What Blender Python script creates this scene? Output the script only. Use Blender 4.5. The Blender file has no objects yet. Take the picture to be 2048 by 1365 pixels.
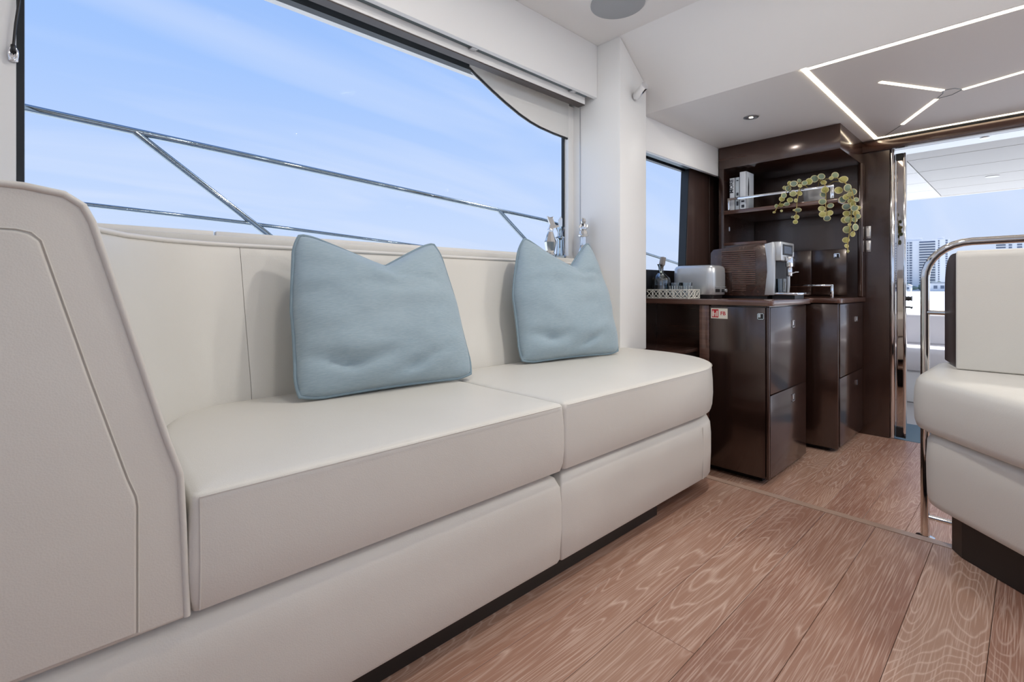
import bpy, bmesh, math, random
from mathutils import Vector, Matrix, noise
random.seed(7)
PI = math.pi
S = bpy.context.scene
C = S.collection
# ------------------------------------------------------------------ camera
CAM_H = 0.78
cam = bpy.data.cameras.new('camera'); co = bpy.data.objects.new('camera', cam); C.objects.link(co)
cam.sensor_width = 36.0; cam.lens = 980.0 / 2048.0 * 36.0
cam.shift_y = -(682.5 - 577.0) / 2048.0
cam.clip_start = 0.02; cam.clip_end = 20000
co.location = (0, 0, CAM_H)
YAW = math.atan2(2065.0 - 1024.0, 980.0)           # x is aft, y is outboard to port, z is up
co.rotation_euler = (PI / 2, 0, YAW - PI / 2)
S.camera = co
# ------------------------------------------------------------------ view, world, sun
S.view_settings.view_transform = 'Standard'; S.view_settings.look = 'None'
S.view_settings.exposure = 0.0; S.view_settings.gamma = 1.0
S.view_settings.use_curve_mapping = False
S.cycles.use_denoising = True
S.cycles.max_bounces = 10; S.cycles.diffuse_bounces = 5; S.cycles.glossy_bounces = 5
S.cycles.transparent_max_bounces = 16; S.cycles.transmission_bounces = 8
S.cycles.sample_clamp_indirect = 6.0; S.cycles.caustics_reflective = False; S.cycles.caustics_refractive = False

W = bpy.data.worlds.new('sky'); S.world = W; W.use_nodes = True
nt = W.node_tree; nt.nodes.clear()
def N(t, k, **kw):
    n = t.nodes.new(k)
    for a, b in kw.items(): setattr(n, a, b)
    return n
def ramp(t, stops, interp='LINEAR'):
    r = N(t, 'ShaderNodeValToRGB'); r.color_ramp.interpolation = interp
    el = r.color_ramp.elements
    while len(el) < len(stops): el.new(0.5)
    for e, (p, c) in zip(el, stops):
        e.position = p; e.color = tuple(c) + (1,) if len(c) == 3 else c
    return r
tc = N(nt, 'ShaderNodeTexCoord'); sp = N(nt, 'ShaderNodeSeparateXYZ')
nt.links.new(tc.outputs['Generated'], sp.inputs[0])
sky = ramp(nt, [(0.0, (.66, .75, .95)), (.12, (.60, .735, 1.0)), (.38, (.385, .585, 1.0)), (.75, (.27, .46, .93)), (1, (.21, .38, .85))])
nt.links.new(sp.outputs['Z'], sky.inputs[0])
# thin high cloud: noise on the sky dome projected to a flat layer
mx = N(nt, 'ShaderNodeMath', operation='MAXIMUM'); mx.inputs[1].default_value = 0.03
nt.links.new(sp.outputs['Z'], mx.inputs[0])
ad = N(nt, 'ShaderNodeMath', operation='ADD'); ad.inputs[1].default_value = 0.18
nt.links.new(mx.outputs[0], ad.inputs[0])
dx = N(nt, 'ShaderNodeMath', operation='DIVIDE'); dy = N(nt, 'ShaderNodeMath', operation='DIVIDE')
nt.links.new(sp.outputs['X'], dx.inputs[0]); nt.links.new(ad.outputs[0], dx.inputs[1])
nt.links.new(sp.outputs['Y'], dy.inputs[0]); nt.links.new(ad.outputs[0], dy.inputs[1])
cb = N(nt, 'ShaderNodeCombineXYZ'); nt.links.new(dx.outputs[0], cb.inputs[0]); nt.links.new(dy.outputs[0], cb.inputs[1])
mp = N(nt, 'ShaderNodeMapping'); mp.inputs['Rotation'].default_value = (0, 0, .5); mp.inputs['Scale'].default_value = (.45, 2.0, 1)
mp.inputs['Location'].default_value = (.7, .3, 0)
nt.links.new(cb.outputs[0], mp.inputs[0])
nz = N(nt, 'ShaderNodeTexNoise'); nz.inputs['Scale'].default_value = 1.3; nz.inputs['Detail'].default_value = 3.5; nz.inputs['Roughness'].default_value = .5; nz.inputs['Distortion'].default_value = .5
nt.links.new(mp.outputs[0], nz.inputs['Vector'])
cr = ramp(nt, [(.44, (0, 0, 0)), (.82, (.6, .6, .6))]); nt.links.new(nz.outputs['Fac'], cr.inputs[0])
mxc = N(nt, 'ShaderNodeMix', data_type='RGBA'); nt.links.new(cr.outputs[0], mxc.inputs[0])
nt.links.new(sky.outputs[0], mxc.inputs[6]); mxc.inputs[7].default_value = (.80, .86, 1.0, 1)
bg = N(nt, 'ShaderNodeBackground'); bg.inputs['Strength'].default_value = 1.0
nt.links.new(mxc.outputs[2], bg.inputs[0])
wo = N(nt, 'ShaderNodeOutputWorld'); nt.links.new(bg.outputs[0], wo.inputs[0])

sl = bpy.data.lights.new('sun', 'SUN'); sl.energy = 8.0; sl.angle = math.radians(.6); sl.color = (1, .95, .86)
so = bpy.data.objects.new('sun', sl); C.objects.link(so)
so.rotation_euler = Vector((-.8, .2, -.88)).to_track_quat('-Z', 'Y').to_euler()
FILL_W = 3.4                    # each unseen ceiling downlight added to brighten the saloon
LAMP_COL = (1.0, .96, .90)

# ------------------------------------------------------------------ materials
MATS = {}
def newmat(name):
    m = bpy.data.materials.new(name); m.use_nodes = True
    t = m.node_tree; b = t.nodes['Principled BSDF']; MATS[name] = m
    return m, t, b
def plain(name, col, rough=.5, metal=0.0, coat=0.0, bump=0.0, bscale=200, spec=.5):
    m, t, b = newmat(name)
    b.inputs['Base Color'].default_value = (*col, 1); b.inputs['Roughness'].default_value = rough
    b.inputs['Metallic'].default_value = metal; b.inputs['Coat Weight'].default_value = coat
    b.inputs['Specular IOR Level'].default_value = spec
    if coat: b.inputs['Coat Roughness'].default_value = .08
    if bump:
        tcn = N(t, 'ShaderNodeTexCoord'); n = N(t, 'ShaderNodeTexNoise'); n.inputs['Scale'].default_value = bscale; n.inputs['Detail'].default_value = 3
        t.links.new(tcn.outputs['Object'], n.inputs['Vector'])
        bp = N(t, 'ShaderNodeBump'); bp.inputs['Strength'].default_value = bump; bp.inputs['Distance'].default_value = .002
        t.links.new(n.outputs['Fac'], bp.inputs['Height']); t.links.new(bp.outputs[0], b.inputs['Normal'])
    return m
def leather(name, col, col2, rough=.42):
    m, t, b = newmat(name)
    g = N(t, 'ShaderNodeNewGeometry')
    n = N(t, 'ShaderNodeTexNoise'); n.inputs['Scale'].default_value = 2.2; n.inputs['Detail'].default_value = 2
    t.links.new(g.outputs['Position'], n.inputs['Vector'])
    r = ramp(t, [(.3, col), (.7, col2)]); t.links.new(n.outputs['Fac'], r.inputs[0]); t.links.new(r.outputs[0], b.inputs['Base Color'])
    v = N(t, 'ShaderNodeTexVoronoi'); v.inputs['Scale'].default_value = 420
    t.links.new(g.outputs['Position'], v.inputs['Vector'])
    n2 = N(t, 'ShaderNodeTexNoise'); n2.inputs['Scale'].default_value = 14; n2.inputs['Detail'].default_value = 2
    t.links.new(g.outputs['Position'], n2.inputs['Vector'])
    mm = N(t, 'ShaderNodeMath', operation='MULTIPLY_ADD'); mm.inputs[1].default_value = .12
    t.links.new(v.outputs['Distance'], mm.inputs[0]); t.links.new(n2.outputs['Fac'], mm.inputs[2])
    bp = N(t, 'ShaderNodeBump'); bp.inputs['Strength'].default_value = .25; bp.inputs['Distance'].default_value = .004
    t.links.new(mm.outputs[0], bp.inputs['Height']); t.links.new(bp.outputs[0], b.inputs['Normal'])
    b.inputs['Roughness'].default_value = rough
    return m
def fabric(name, col, col2):
    m, t, b = newmat(name)
    tcn = N(t, 'ShaderNodeTexCoord')
    n = N(t, 'ShaderNodeTexNoise'); n.inputs['Scale'].default_value = 5; n.inputs['Detail'].default_value = 3
    t.links.new(tcn.outputs['Object'], n.inputs['Vector'])
    mpp = N(t, 'ShaderNodeMapping'); mpp.inputs['Scale'].default_value = (60, 60, 700)
    t.links.new(tcn.outputs['Object'], mpp.inputs[0])
    n2 = N(t, 'ShaderNodeTexNoise'); n2.inputs['Scale'].default_value = 1; n2.inputs['Detail'].default_value = 2
    t.links.new(mpp.outputs[0], n2.inputs['Vector'])
    ma = N(t, 'ShaderNodeMath', operation='MULTIPLY_ADD'); ma.inputs[1].default_value = .6
    t.links.new(n2.outputs['Fac'], ma.inputs[0]); 
    mb = N(t, 'ShaderNodeMath', operation='MULTIPLY'); mb.inputs[1].default_value = .4
    t.links.new(n.outputs['Fac'], mb.inputs[0]); t.links.new(mb.outputs[0], ma.inputs[2])
    r = ramp(t, [(.35, col), (.65, col2)]); t.links.new(ma.outputs[0], r.inputs[0]); t.links.new(r.outputs[0], b.inputs['Base Color'])
    bp = N(t, 'ShaderNodeBump'); bp.inputs['Strength'].default_value = .2; bp.inputs['Distance'].default_value = .001
    t.links.new(n2.outputs['Fac'], bp.inputs['Height']); t.links.new(bp.outputs[0], b.inputs['Normal'])
    b.inputs['Roughness'].default_value = .85; b.inputs['Sheen Weight'].default_value = .25
    return m
def wood(name, a, bcol, axis, rough=.20, coat=.3):
    m, t, b = newmat(name)
    g = N(t, 'ShaderNodeNewGeometry'); mpp = N(t, 'ShaderNodeMapping')
    sc = [46, 46, 46]; sc[axis] = 1.6
    mpp.inputs['Scale'].default_value = sc; t.links.new(g.outputs['Position'], mpp.inputs[0])
    n = N(t, 'ShaderNodeTexNoise'); n.inputs['Scale'].default_value = 1; n.inputs['Detail'].default_value = 4; n.inputs['Distortion'].default_value = .6
    t.links.new(mpp.outputs[0], n.inputs['Vector'])
    r = ramp(t, [(.3, a), (.72, bcol)]); t.links.new(n.outputs['Fac'], r.inputs[0]); t.links.new(r.outputs[0], b.inputs['Base Color'])
    b.inputs['Roughness'].default_value = rough; b.inputs['Coat Weight'].default_value = coat; b.inputs['Coat Roughness'].default_value = .09
    b.inputs['Specular IOR Level'].default_value = .95; b.inputs['Specular Tint'].default_value = (1, .86, .80, 1)
    return m
def oak(name):
    m, t, b = newmat(name)
    g = N(t, 'ShaderNodeNewGeometry'); oi = N(t, 'ShaderNodeObjectInfo')
    ml = N(t, 'ShaderNodeMath', operation='MULTIPLY'); ml.inputs[1].default_value = 40
    t.links.new(oi.outputs['Random'], ml.inputs[0])
    cbn = N(t, 'ShaderNodeCombineXYZ'); t.links.new(ml.outputs[0], cbn.inputs[0]); t.links.new(ml.outputs[0], cbn.inputs[2])
    va = N(t, 'ShaderNodeVectorMath', operation='ADD'); t.links.new(g.outputs['Position'], va.inputs[0]); t.links.new(cbn.outputs[0], va.inputs[1])
    mpp = N(t, 'ShaderNodeMapping'); mpp.inputs['Scale'].default_value = (.85, 6.2, 1); t.links.new(va.outputs[0], mpp.inputs[0])
    n = N(t, 'ShaderNodeTexNoise'); n.inputs['Scale'].default_value = 1.0; n.inputs['Detail'].default_value = 2.6; n.inputs['Roughness'].default_value = .36; n.inputs['Distortion'].default_value = .25
    t.links.new(mpp.outputs[0], n.inputs['Vector'])
    # growth rings: contour lines of the stretched noise
    k = N(t, 'ShaderNodeMath', operation='MULTIPLY'); k.inputs[1].default_value = 44; t.links.new(n.outputs['Fac'], k.inputs[0])
    fr = N(t, 'ShaderNodeMath', operation='PINGPONG'); fr.inputs[1].default_value = .5; t.links.new(k.outputs[0], fr.inputs[0])
    line = ramp(t, [(.0, (.95, .95, .95)), (.06, (.6, .6, .6)), (.16, (.03, .03, .03)), (.5, (0, 0, 0))]); t.links.new(fr.outputs[0], line.inputs[0])
    # fine pores
    mp2 = N(t, 'ShaderNodeMapping'); mp2.inputs['Scale'].default_value = (7, 330, 1); t.links.new(va.outputs[0], mp2.inputs[0])
    n2 = N(t, 'ShaderNodeTexNoise'); n2.inputs['Scale'].default_value = 1; n2.inputs['Detail'].default_value = 2; t.links.new(mp2.outputs[0], n2.inputs['Vector'])
    pore = ramp(t, [(.50, (0, 0, 0)), (.66, (.55, .55, .55))]); t.links.new(n2.outputs['Fac'], pore.inputs[0])
    # where rings show strongly
    n3 = N(t, 'ShaderNodeTexNoise'); n3.inputs['Scale'].default_value = 1.0; n3.inputs['Detail'].default_value = 1
    mp3 = N(t, 'ShaderNodeMapping'); mp3.inputs['Scale'].default_value = (1.0, 4, 1); mp3.inputs['Location'].default_value = (9, 3, 0)
    t.links.new(va.outputs[0], mp3.inputs[0]); t.links.new(mp3.outputs[0], n3.inputs['Vector'])
    msk = ramp(t, [(.36, (.20, .20, .20)), (.58, (.95, .95, .95))]); t.links.new(n3.outputs['Fac'], msk.inputs[0])
    lm = N(t, 'ShaderNodeMath', operation='MULTIPLY'); t.links.new(line.outputs[0], lm.inputs[0])
    brk = N(t, 'ShaderNodeMath', operation='MULTIPLY'); n2s = ramp(t, [(.3, (.45, .45, .45)), (.6, (1, 1, 1))]); t.links.new(n2.outputs['Fac'], n2s.inputs[0])
    t.links.new(msk.outputs[0], brk.inputs[0]); t.links.new(n2s.outputs[0], brk.inputs[1]); t.links.new(brk.outputs[0], lm.inputs[1])
    mxm = N(t, 'ShaderNodeMath', operation='MAXIMUM'); t.links.new(lm.outputs[0], mxm.inputs[0]); t.links.new(pore.outputs[0], mxm.inputs[1])
    base = ramp(t, [(.3, (.255, .124, .084)), (.55, (.330, .180, .124)), (.75, (.365, .225, .162))])
    mixn = N(t, 'ShaderNodeMath', operation='MULTIPLY_ADD'); mixn.inputs[1].default_value = .22; t.links.new(oi.outputs['Random'], mixn.inputs[0])
    mk = N(t, 'ShaderNodeMath', operation='MULTIPLY'); mk.inputs[1].default_value = .82; t.links.new(n3.outputs['Fac'], mk.inputs[0]); t.links.new(mk.outputs[0], mixn.inputs[2])
    t.links.new(mixn.outputs[0], base.inputs[0])
    mc = N(t, 'ShaderNodeMix', data_type='RGBA'); t.links.new(mxm.outputs[0], mc.inputs[0]); t.links.new(base.outputs[0], mc.inputs[6]); mc.inputs[7].default_value = (.60, .44, .36, 1)
    t.links.new(mc.outputs[2], b.inputs['Base Color'])
    b.inputs['Roughness'].default_value = .36
    bp = N(t, 'ShaderNodeBump'); bp.inputs['Strength'].default_value = .12; bp.inputs['Distance'].default_value = .001; bp.invert = True
    t.links.new(mxm.outputs[0], bp.inputs['Height']); t.links.new(bp.outputs[0], b.inputs['Normal'])
    return m
def arch_glass(name, tint=(.97, .985, 1.0), refl=.6):
    m = bpy.data.materials.new(name); m.use_nodes = True; t = m.node_tree; t.nodes.clear(); MATS[name] = m
    tr = N(t, 'ShaderNodeBsdfTransparent'); tr.inputs[0].default_value = (*tint, 1)
    gl = N(t, 'ShaderNodeBsdfGlossy'); gl.inputs['Roughness'].default_value = .01
    fz = N(t, 'ShaderNodeFresnel'); fz.inputs[0].default_value = 1.45
    k = N(t, 'ShaderNodeMath', operation='MULTIPLY'); k.inputs[1].default_value = refl; t.links.new(fz.outputs[0], k.inputs[0])
    mi = N(t, 'ShaderNodeMixShader'); t.links.new(k.outputs[0], mi.inputs[0]); t.links.new(tr.outputs[0], mi.inputs[1]); t.links.new(gl.outputs[0], mi.inputs[2])
    o = N(t, 'ShaderNodeOutputMaterial'); t.links.new(mi.outputs[0], o.inputs[0])
    return m
def glow(name, col, strength):
    m, t, b = newmat(name)
    b.inputs['Base Color'].default_value = (.8, .8, .8, 1)
    b.inputs['Emission Color'].default_value = (*col, 1); b.inputs['Emission Strength'].default_value = strength
    return m

LEATHER = leather('cream_leather', (.648, .622, .570), (.692, .668, .616))
LEATHER2 = leather('cream_leather_piping', (.74, .71, .66), (.78, .75, .70))
FABRIC = fabric('blue_fabric', (.27, .36, .42), (.35, .44, .49))
PIPE = plain('blue_piping', (.22, .30, .35), .8)
WHITE = plain('white_panel', (.86, .855, .84), .45, bump=.05, bscale=300)
CEIL = plain('ceiling_fabric', (.875, .87, .86), .6, bump=.15, bscale=500)
CEIL2 = plain('ceiling_inset', (.80, .78, .77), .55, bump=.1, bscale=500)
GREYP = plain('corner_panel_white', (.78, .775, .755), .55)
WOODV = wood('dark_wood_vertical', (.019, .0088, .0068), (.036, .0168, .0125), 2)
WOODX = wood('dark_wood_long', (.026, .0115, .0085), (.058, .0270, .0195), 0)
WOODY = wood('dark_wood_cross', (.024, .0100, .0070), (.055, .0240, .0165), 1)
WOODT = wood('worktop_wood', (.070, .032, .023), (.135, .068, .050), 1)
WALLW = wood('wall_panel_wood', (.045, .024, .0195), (.080, .045, .037), 2, rough=.4)
BLACKW = plain('black_wood', (.012, .009, .008), .35)
OAK = oak('limed_oak')
NOSE = plain('oak_nosing', (.40, .275, .21), .25)
CHROME = plain('chrome', (.86, .86, .87), .07, 1.0)
STEEL = plain('rail_steel_dark_reflection', (.33, .38, .41), .06, 1.0)  # base darkened so dark reflections sit in the polished steel's colour
HSTEEL = plain('handrail_steel', (.72, .70, .68), .06, 1.0)
BRUSH = plain('brushed_aluminium', (.62, .63, .65), .32, 1.0)
SILVER = plain('silver_paint', (.60, .62, .64), .3, .6)
BLACK = plain('black_plastic', (.012, .012, .014), .35)
FRAME = plain('window_frame_black', (.010, .014, .018), .4)
TEAL = plain('track_grey_blue', (.16, .20, .22), .4, .3)
BROWNP = plain('track_brown', (.055, .040, .036), .5)
GLASS = arch_glass('window_glass', (.98, .99, 1.0), .002)
TGLASS = arch_glass('table_glass', (.90, .94, .96), 2.6)
RIBG = plain('rib_glass', (.70, .76, .80), .15)
MIRROR = plain('dark_mirror_glass', (.50, .45, .42), .03, 1.0)
GREY = plain('speaker_grey', (.40, .42, .44), .7)
DSHELL = plain('dark_brown_shell', (.045, .028, .028), .35)
GEL = plain('gelcoat_white', (.80, .80, .80), .3)
PLANKW = plain('cockpit_plank_white', (.60, .595, .59), .45)
CSOFA = plain('cockpit_vinyl', (.74, .72, .74), .5)
MATB = plain('blue_grey_mat', (.10, .155, .20), .8)
LATTICE = plain('tray_white', (.80, .78, .70), .4)
DRINK = plain('dark_drink', (.02, .016, .02), .1)
CORK = plain('stopper_grey', (.28, .25, .23), .4, .2)
PAPER = plain('book_white', (.74, .78, .84), .6)
PAPERG = plain('book_grey', (.52, .58, .64), .6)
INK = plain('ink_dark', (.03, .035, .05), .6)
RED = plain('sign_red', (.50, .02, .03), .5)
CREAMS = plain('sign_cream', (.80, .76, .66), .5)
CHESSM = plain('chess_silver', (.80, .79, .77), .12, 1.0)
CHESSG = arch_glass('chess_glass', (.80, .88, .93), 2.0)
POT = plain('pot_grey', (.42, .42, .42), .5)
STEM = plain('plant_stem', (.33, .25, .07), .7)
STRIP = glow('led_strip', (1.0, .86, .64), 4.5)
LENS = glow('lamp_lens', (1.0, .88, .68), 7.0)
FILL_LENS = glow('fill_lamp_lens', (1.0, .93, .84), 2.5)  # glowing lens of the added fill downlights
BWHITE = plain('tower_white', (.82, .82, .83), .6)
BWIN = plain('tower_window', (.16, .19, .25), .3)
TREE = plain('shore_green', (.16, .22, .18), .8)
CFLOOR = plain('cockpit_floor', (.42, .40, .385), .5)
def sea_mat():
    m, t, b = newmat('sea_water'); b.inputs['Base Color'].default_value = (.62, .66, .68, 1); b.inputs['Roughness'].default_value = .35
    g = N(t, 'ShaderNodeNewGeometry'); n = N(t, 'ShaderNodeTexNoise'); n.inputs['Scale'].default_value = .6; n.inputs['Detail'].default_value = 4
    t.links.new(g.outputs['Position'], n.inputs['Vector'])
    bp = N(t, 'ShaderNodeBump'); bp.inputs['Strength'].default_value = .3; bp.inputs['Distance'].default_value = .3
    t.links.new(n.outputs['Fac'], bp.inputs['Height']); t.links.new(bp.outputs[0], b.inputs['Normal'])
    return m
SEA = sea_mat()
def leaf_mat():
    m, t, b = newmat('coin_leaf')
    tcn = N(t, 'ShaderNodeTexCoord'); ln = N(t, 'ShaderNodeVectorMath', operation='LENGTH'); t.links.new(tcn.outputs['Object'], ln.inputs[0])
    oi = N(t, 'ShaderNodeObjectInfo')
    rim = ramp(t, [(.70, (0, 0, 0)), (.88, (1, 1, 1))]); t.links.new(ln.outputs['Value'], rim.inputs[0])
    bc = ramp(t, [(.0, (.30, .30, .075)), (.35, (.42, .38, .12)), (.6, (.20, .27, .16)), (1.0, (.12, .17, .14))]); t.links.new(oi.outputs['Random'], bc.inputs[0])
    mc = N(t, 'ShaderNodeMix', data_type='RGBA'); t.links.new(rim.outputs[0], mc.inputs[0]); t.links.new(bc.outputs[0], mc.inputs[6]); mc.inputs[7].default_value = (.62, .56, .30, 1)
    t.links.new(mc.outputs[2], b.inputs['Base Color']); b.inputs['Roughness'].default_value = .5
    return m
LEAF = leaf_mat()

# ------------------------------------------------------------------ mesh helpers
def mesh_obj(name, bm, mat, parent=None, smooth=None, loc=None):
    me = bpy.data.meshes.new(name)
    bmesh.ops.recalc_face_normals(bm, faces=bm.faces[:])
    bm.to_mesh(me); bm.free(); me.materials.append(mat)
    if smooth is not None:
        for p in me.polygons: p.use_smooth = True
        me.set_sharp_from_angle(angle=math.radians(smooth))
    o = bpy.data.objects.new(name, me); C.objects.link(o)
    if loc is not None: o.location = loc
    if parent is not None: o.parent = parent
    return o
def tag(o, label=None, cat=None, group=None, kind=None):
    if label: o['label'] = label
    if cat: o['category'] = cat
    if group: o['group'] = group
    if kind: o['kind'] = kind
    return o
def thing(name, label, cat, loc=(0, 0, 0), group=None, kind=None, rz=0):
    o = bpy.data.objects.new(name, None); C.objects.link(o); o.location = loc; o.rotation_euler = (0, 0, rz)
    o.empty_display_size = .05
    return tag(o, label, cat, group, kind)
def world_part(name, bm, mat, parent, smooth=None):
    """bm is in world coordinates; the part is stored relative to its (unrotated) parent."""
    l = Vector(parent.location)
    pp = parent.parent
    while pp is not None:
        l = l + Vector(pp.location); pp = pp.parent
    bmesh.ops.translate(bm, verts=bm.verts[:], vec=-l)
    return mesh_obj(name, bm, mat, parent, smooth)
def NB(): return bmesh.new()
def box(bm, x0, x1, y0, y1, z0, z1, bev=0.0, seg=2):
    tmp = bmesh.new()
    bmesh.ops.create_cube(tmp, size=1)
    for v in tmp.verts:
        v.co = Vector(((x0 + x1) / 2 + v.co.x * (x1 - x0), (y0 + y1) / 2 + v.co.y * (y1 - y0), (z0 + z1) / 2 + v.co.z * (z1 - z0)))
    if bev: bmesh.ops.bevel(tmp, geom=tmp.edges[:], offset=bev, segments=seg, affect='EDGES', profile=.5)
    merge(bm, tmp); return bm
def merge(bm, tmp):
    me = bpy.data.meshes.new('tmp'); tmp.to_mesh(me); tmp.free(); bm.from_mesh(me); bpy.data.meshes.remove(me)
def B(x0, x1, y0, y1, z0, z1, bev=0.0, seg=2): return box(NB(), x0, x1, y0, y1, z0, z1, bev, seg)
def prism(bm, pts, a0, a1, axis='z', bev=0.0, seg=2):
    """extrude a 2-D outline: axis z -> pts (x,y); axis y -> pts (x,z); axis x -> pts (y,z)"""
    f = {'z': lambda p, a: (p[0], p[1], a), 'y': lambda p, a: (p[0], a, p[1]), 'x': lambda p, a: (a, p[0], p[1])}[axis]
    tmp = bmesh.new()
    lo = [tmp.verts.new(f(p, a0)) for p in pts]; hi = [tmp.verts.new(f(p, a1)) for p in pts]
    n = len(pts)
    fs = [tmp.faces.new(lo[::-1]), tmp.faces.new(hi)]
    for i in range(n): tmp.faces.new((lo[i], lo[(i + 1) % n], hi[(i + 1) % n], hi[i]))
    bmesh.ops.recalc_face_normals(tmp, faces=tmp.faces[:])
    if bev: bmesh.ops.bevel(tmp, geom=tmp.edges[:], offset=bev, segments=seg, affect='EDGES', profile=.5)
    merge(bm, tmp); return bm
def frames(pts, closed=False):
    out = []; n = len(pts); up = None
    for i in range(n):
        a = pts[(i - 1) % n] if closed or i > 0 else pts[i]
        b = pts[(i + 1) % n] if closed or i < n - 1 else pts[i]
        t = (Vector(b) - Vector(a)).normalized()
        if up is None:
            up = Vector((0, 0, 1)) if abs(t.z) < .9 else Vector((1, 0, 0))
        s_ = t.cross(up).normalized(); up = s_.cross(t).normalized()
        out.append((Vector(pts[i]), s_, up))
    return out
def tube(bm, pts, r, seg=10, closed=False, flat=None):
    fr = frames(pts, closed); rings = []
    for p, s_, u in fr:
        ring = []
        for k in range(seg):
            a = 2 * PI * k / seg
            ru = flat if flat else r
            ring.append(bm.verts.new(p + s_ * (r * math.cos(a)) + u * (ru * math.sin(a))))
        rings.append(ring)
    m = len(rings)
    for i in range(m if closed else m - 1):
        A = rings[i]; Bq = rings[(i + 1) % m]
        for k in range(seg): bm.faces.new((A[k], A[(k + 1) % seg], Bq[(k + 1) % seg], Bq[k]))
    if not closed:
        bm.faces.new(rings[0][::-1]); bm.faces.new(rings[-1])
    return bm
def lathe(bm, prof, c=(0, 0, 0), seg=24, start=0.0):
    rings = []
    for r, z in prof:
        rings.append([bm.verts.new((c[0] + r * math.cos(start + 2 * PI * k / seg), c[1] + r * math.sin(start + 2 * PI * k / seg), c[2] + z)) for k in range(seg)] if r > 1e-6
                     else [bm.verts.new((c[0], c[1], c[2] + z))])
    for A, Bq in zip(rings, rings[1:]):
        for k in range(seg):
            q = []
            for v in (A[k % len(A)], A[(k + 1) % len(A)], Bq[(k + 1) % len(Bq)], Bq[k % len(Bq)]):
                if v not in q: q.append(v)
            if len(q) > 2: bm.faces.new(q)
    for R, rev in ((rings[0], True), (rings[-1], False)):
        if len(R) > 1: bm.faces.new(R[::-1] if rev else R)
    return bm
def round_poly(pts, radii, seg=6):
    """round the corners of a polygon"""
    out = []; n = len(pts)
    for i in range(n):
        p = Vector(pts[i]).to_2d(); a = Vector(pts[i - 1]).to_2d(); b = Vector(pts[(i + 1) % n]).to_2d()
        r = radii[i] if isinstance(radii, (list, tuple)) else radii
        if r <= 0: out.append(tuple(p)); continue
        da = (a - p).normalized(); db = (b - p).normalized()
        for k in range(seg + 1):
            t = k / seg
            out.append(tuple((p + da * r) * (1 - t) ** 2 + p * 2 * t * (1 - t) + (p + db * r) * t ** 2))
    return out
def densify(pts, step):
    out = []; n = len(pts)
    for i in range(n):
        a = Vector(pts[i]); b = Vector(pts[(i + 1) % n]); m = max(1, int((b - a).length / step))
        for k in range(m): out.append(tuple(a.lerp(b, k / m)))
    return out
def padded(bm, outline, rings, step=.06):
    """upholstered solid: rings of (inset, z) from bottom to top over a plan outline"""
    o = densify(outline, step)
    xs = [p[0] for p in o]; ys = [p[1] for p in o]
    cx, cy = (min(xs) + max(xs)) / 2, (min(ys) + max(ys)) / 2; hx, hy = (max(xs) - min(xs)) / 2, (max(ys) - min(ys)) / 2
    prev = None; first = None
    for ins, z in rings:
        ring = [bm.verts.new((cx + (p[0] - cx) * (1 - ins / hx), cy + (p[1] - cy) * (1 - ins / hy), z)) for p in o]
        if prev:
            for i in range(len(o)): bm.faces.new((prev[i], prev[(i + 1) % len(o)], ring[(i + 1) % len(o)], ring[i]))
        else: first = ring
        prev = ring
    bm.faces.new(first[::-1]); bm.faces.new(prev)
    return bm
def text_mesh(body, size, mat_, depth=.0006, bold=0.0):
    cu = bpy.data.curves.new('t', 'FONT'); cu.body = body; cu.size = size; cu.extrude = depth; cu.align_x = 'CENTER'; cu.align_y = 'CENTER'; cu.offset = bold
    o = bpy.data.objects.new('t', cu); C.objects.link(o)
    dg = bpy.context.evaluated_depsgraph_get(); dg.update()
    me = bpy.data.meshes.new_from_object(o.evaluated_get(dg)); bpy.data.objects.remove(o); bpy.data.curves.remove(cu)
    me.materials.clear(); me.materials.append(mat_)
    return me
def mesh_part(name, me, parent, loc, rot):
    o = bpy.data.objects.new(name, me); C.objects.link(o); o.parent = parent; o.location = loc; o.rotation_euler = rot
    return o

# ================================================================== SETTING
ZA = -.20           # aft floor level
ZC = 2.045          # forward ceiling
ZL = 1.765          # aft ceiling
# ---- forward floor: sub-floor and planks
fl = mesh_obj('floor', B(-2.6, 1.985, -2.2, 1.72, -.24, -.016), BLACKW); tag(fl, 'pinkish limed oak plank floor in front of the sofa', 'floor', kind='structure')
PW = .1432
def planks(parent, x0, x1, ya, yb, z, joints):
    k = math.floor((ya - .065) / PW)
    cache = {}
    while .065 + k * PW < yb:
        y = .065 + k * PW
        xs = [x0] + [j for j in joints.get(k, [])] + [x1]
        for a, b in zip(xs, xs[1:]):
            key = round(b - a, 3)
            if key not in cache:
                me = bpy.data.meshes.new('plank'); bm = B(0, b - a - .0008, .0005, PW - .0005, -.016, 0)
                bmesh.ops.recalc_face_normals(bm, faces=bm.faces[:])
                bmesh.ops.bevel(bm, geom=[e for e in bm.edges if all(v.co.z > -.001 for v in e.verts)], offset=.0007, segments=1, affect='EDGES')
                bm.to_mesh(me); bm.free(); me.materials.append(OAK); cache[key] = me
            o = bpy.data.objects.new('plank', cache[key]); C.objects.link(o); o.location = (a, y, z); o.parent = parent
        k += 1
random.seed(12)
J = {k: [round(random.uniform(-1.8, .2), 2)] for k in range(-16, 12)}
J[3] = [1.0]; J[2] = [.2]; J[1] = [-.4]; J[4] = [-.2]
planks(fl, -2.6, 1.962, -2.2, 1.6, 0, J)
nose = mesh_obj('trim_1', prism(NB(), [(1.963, .001), (1.963, -.017), (1.986, -.03), (1.998, -.024), (2.002, -.008), (1.996, .001)], -2.2, 1.72, 'y'), NOSE, smooth=40)
tag(nose, 'rounded nosing strip along the edge of the floor step', 'step edge', kind='structure')
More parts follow.
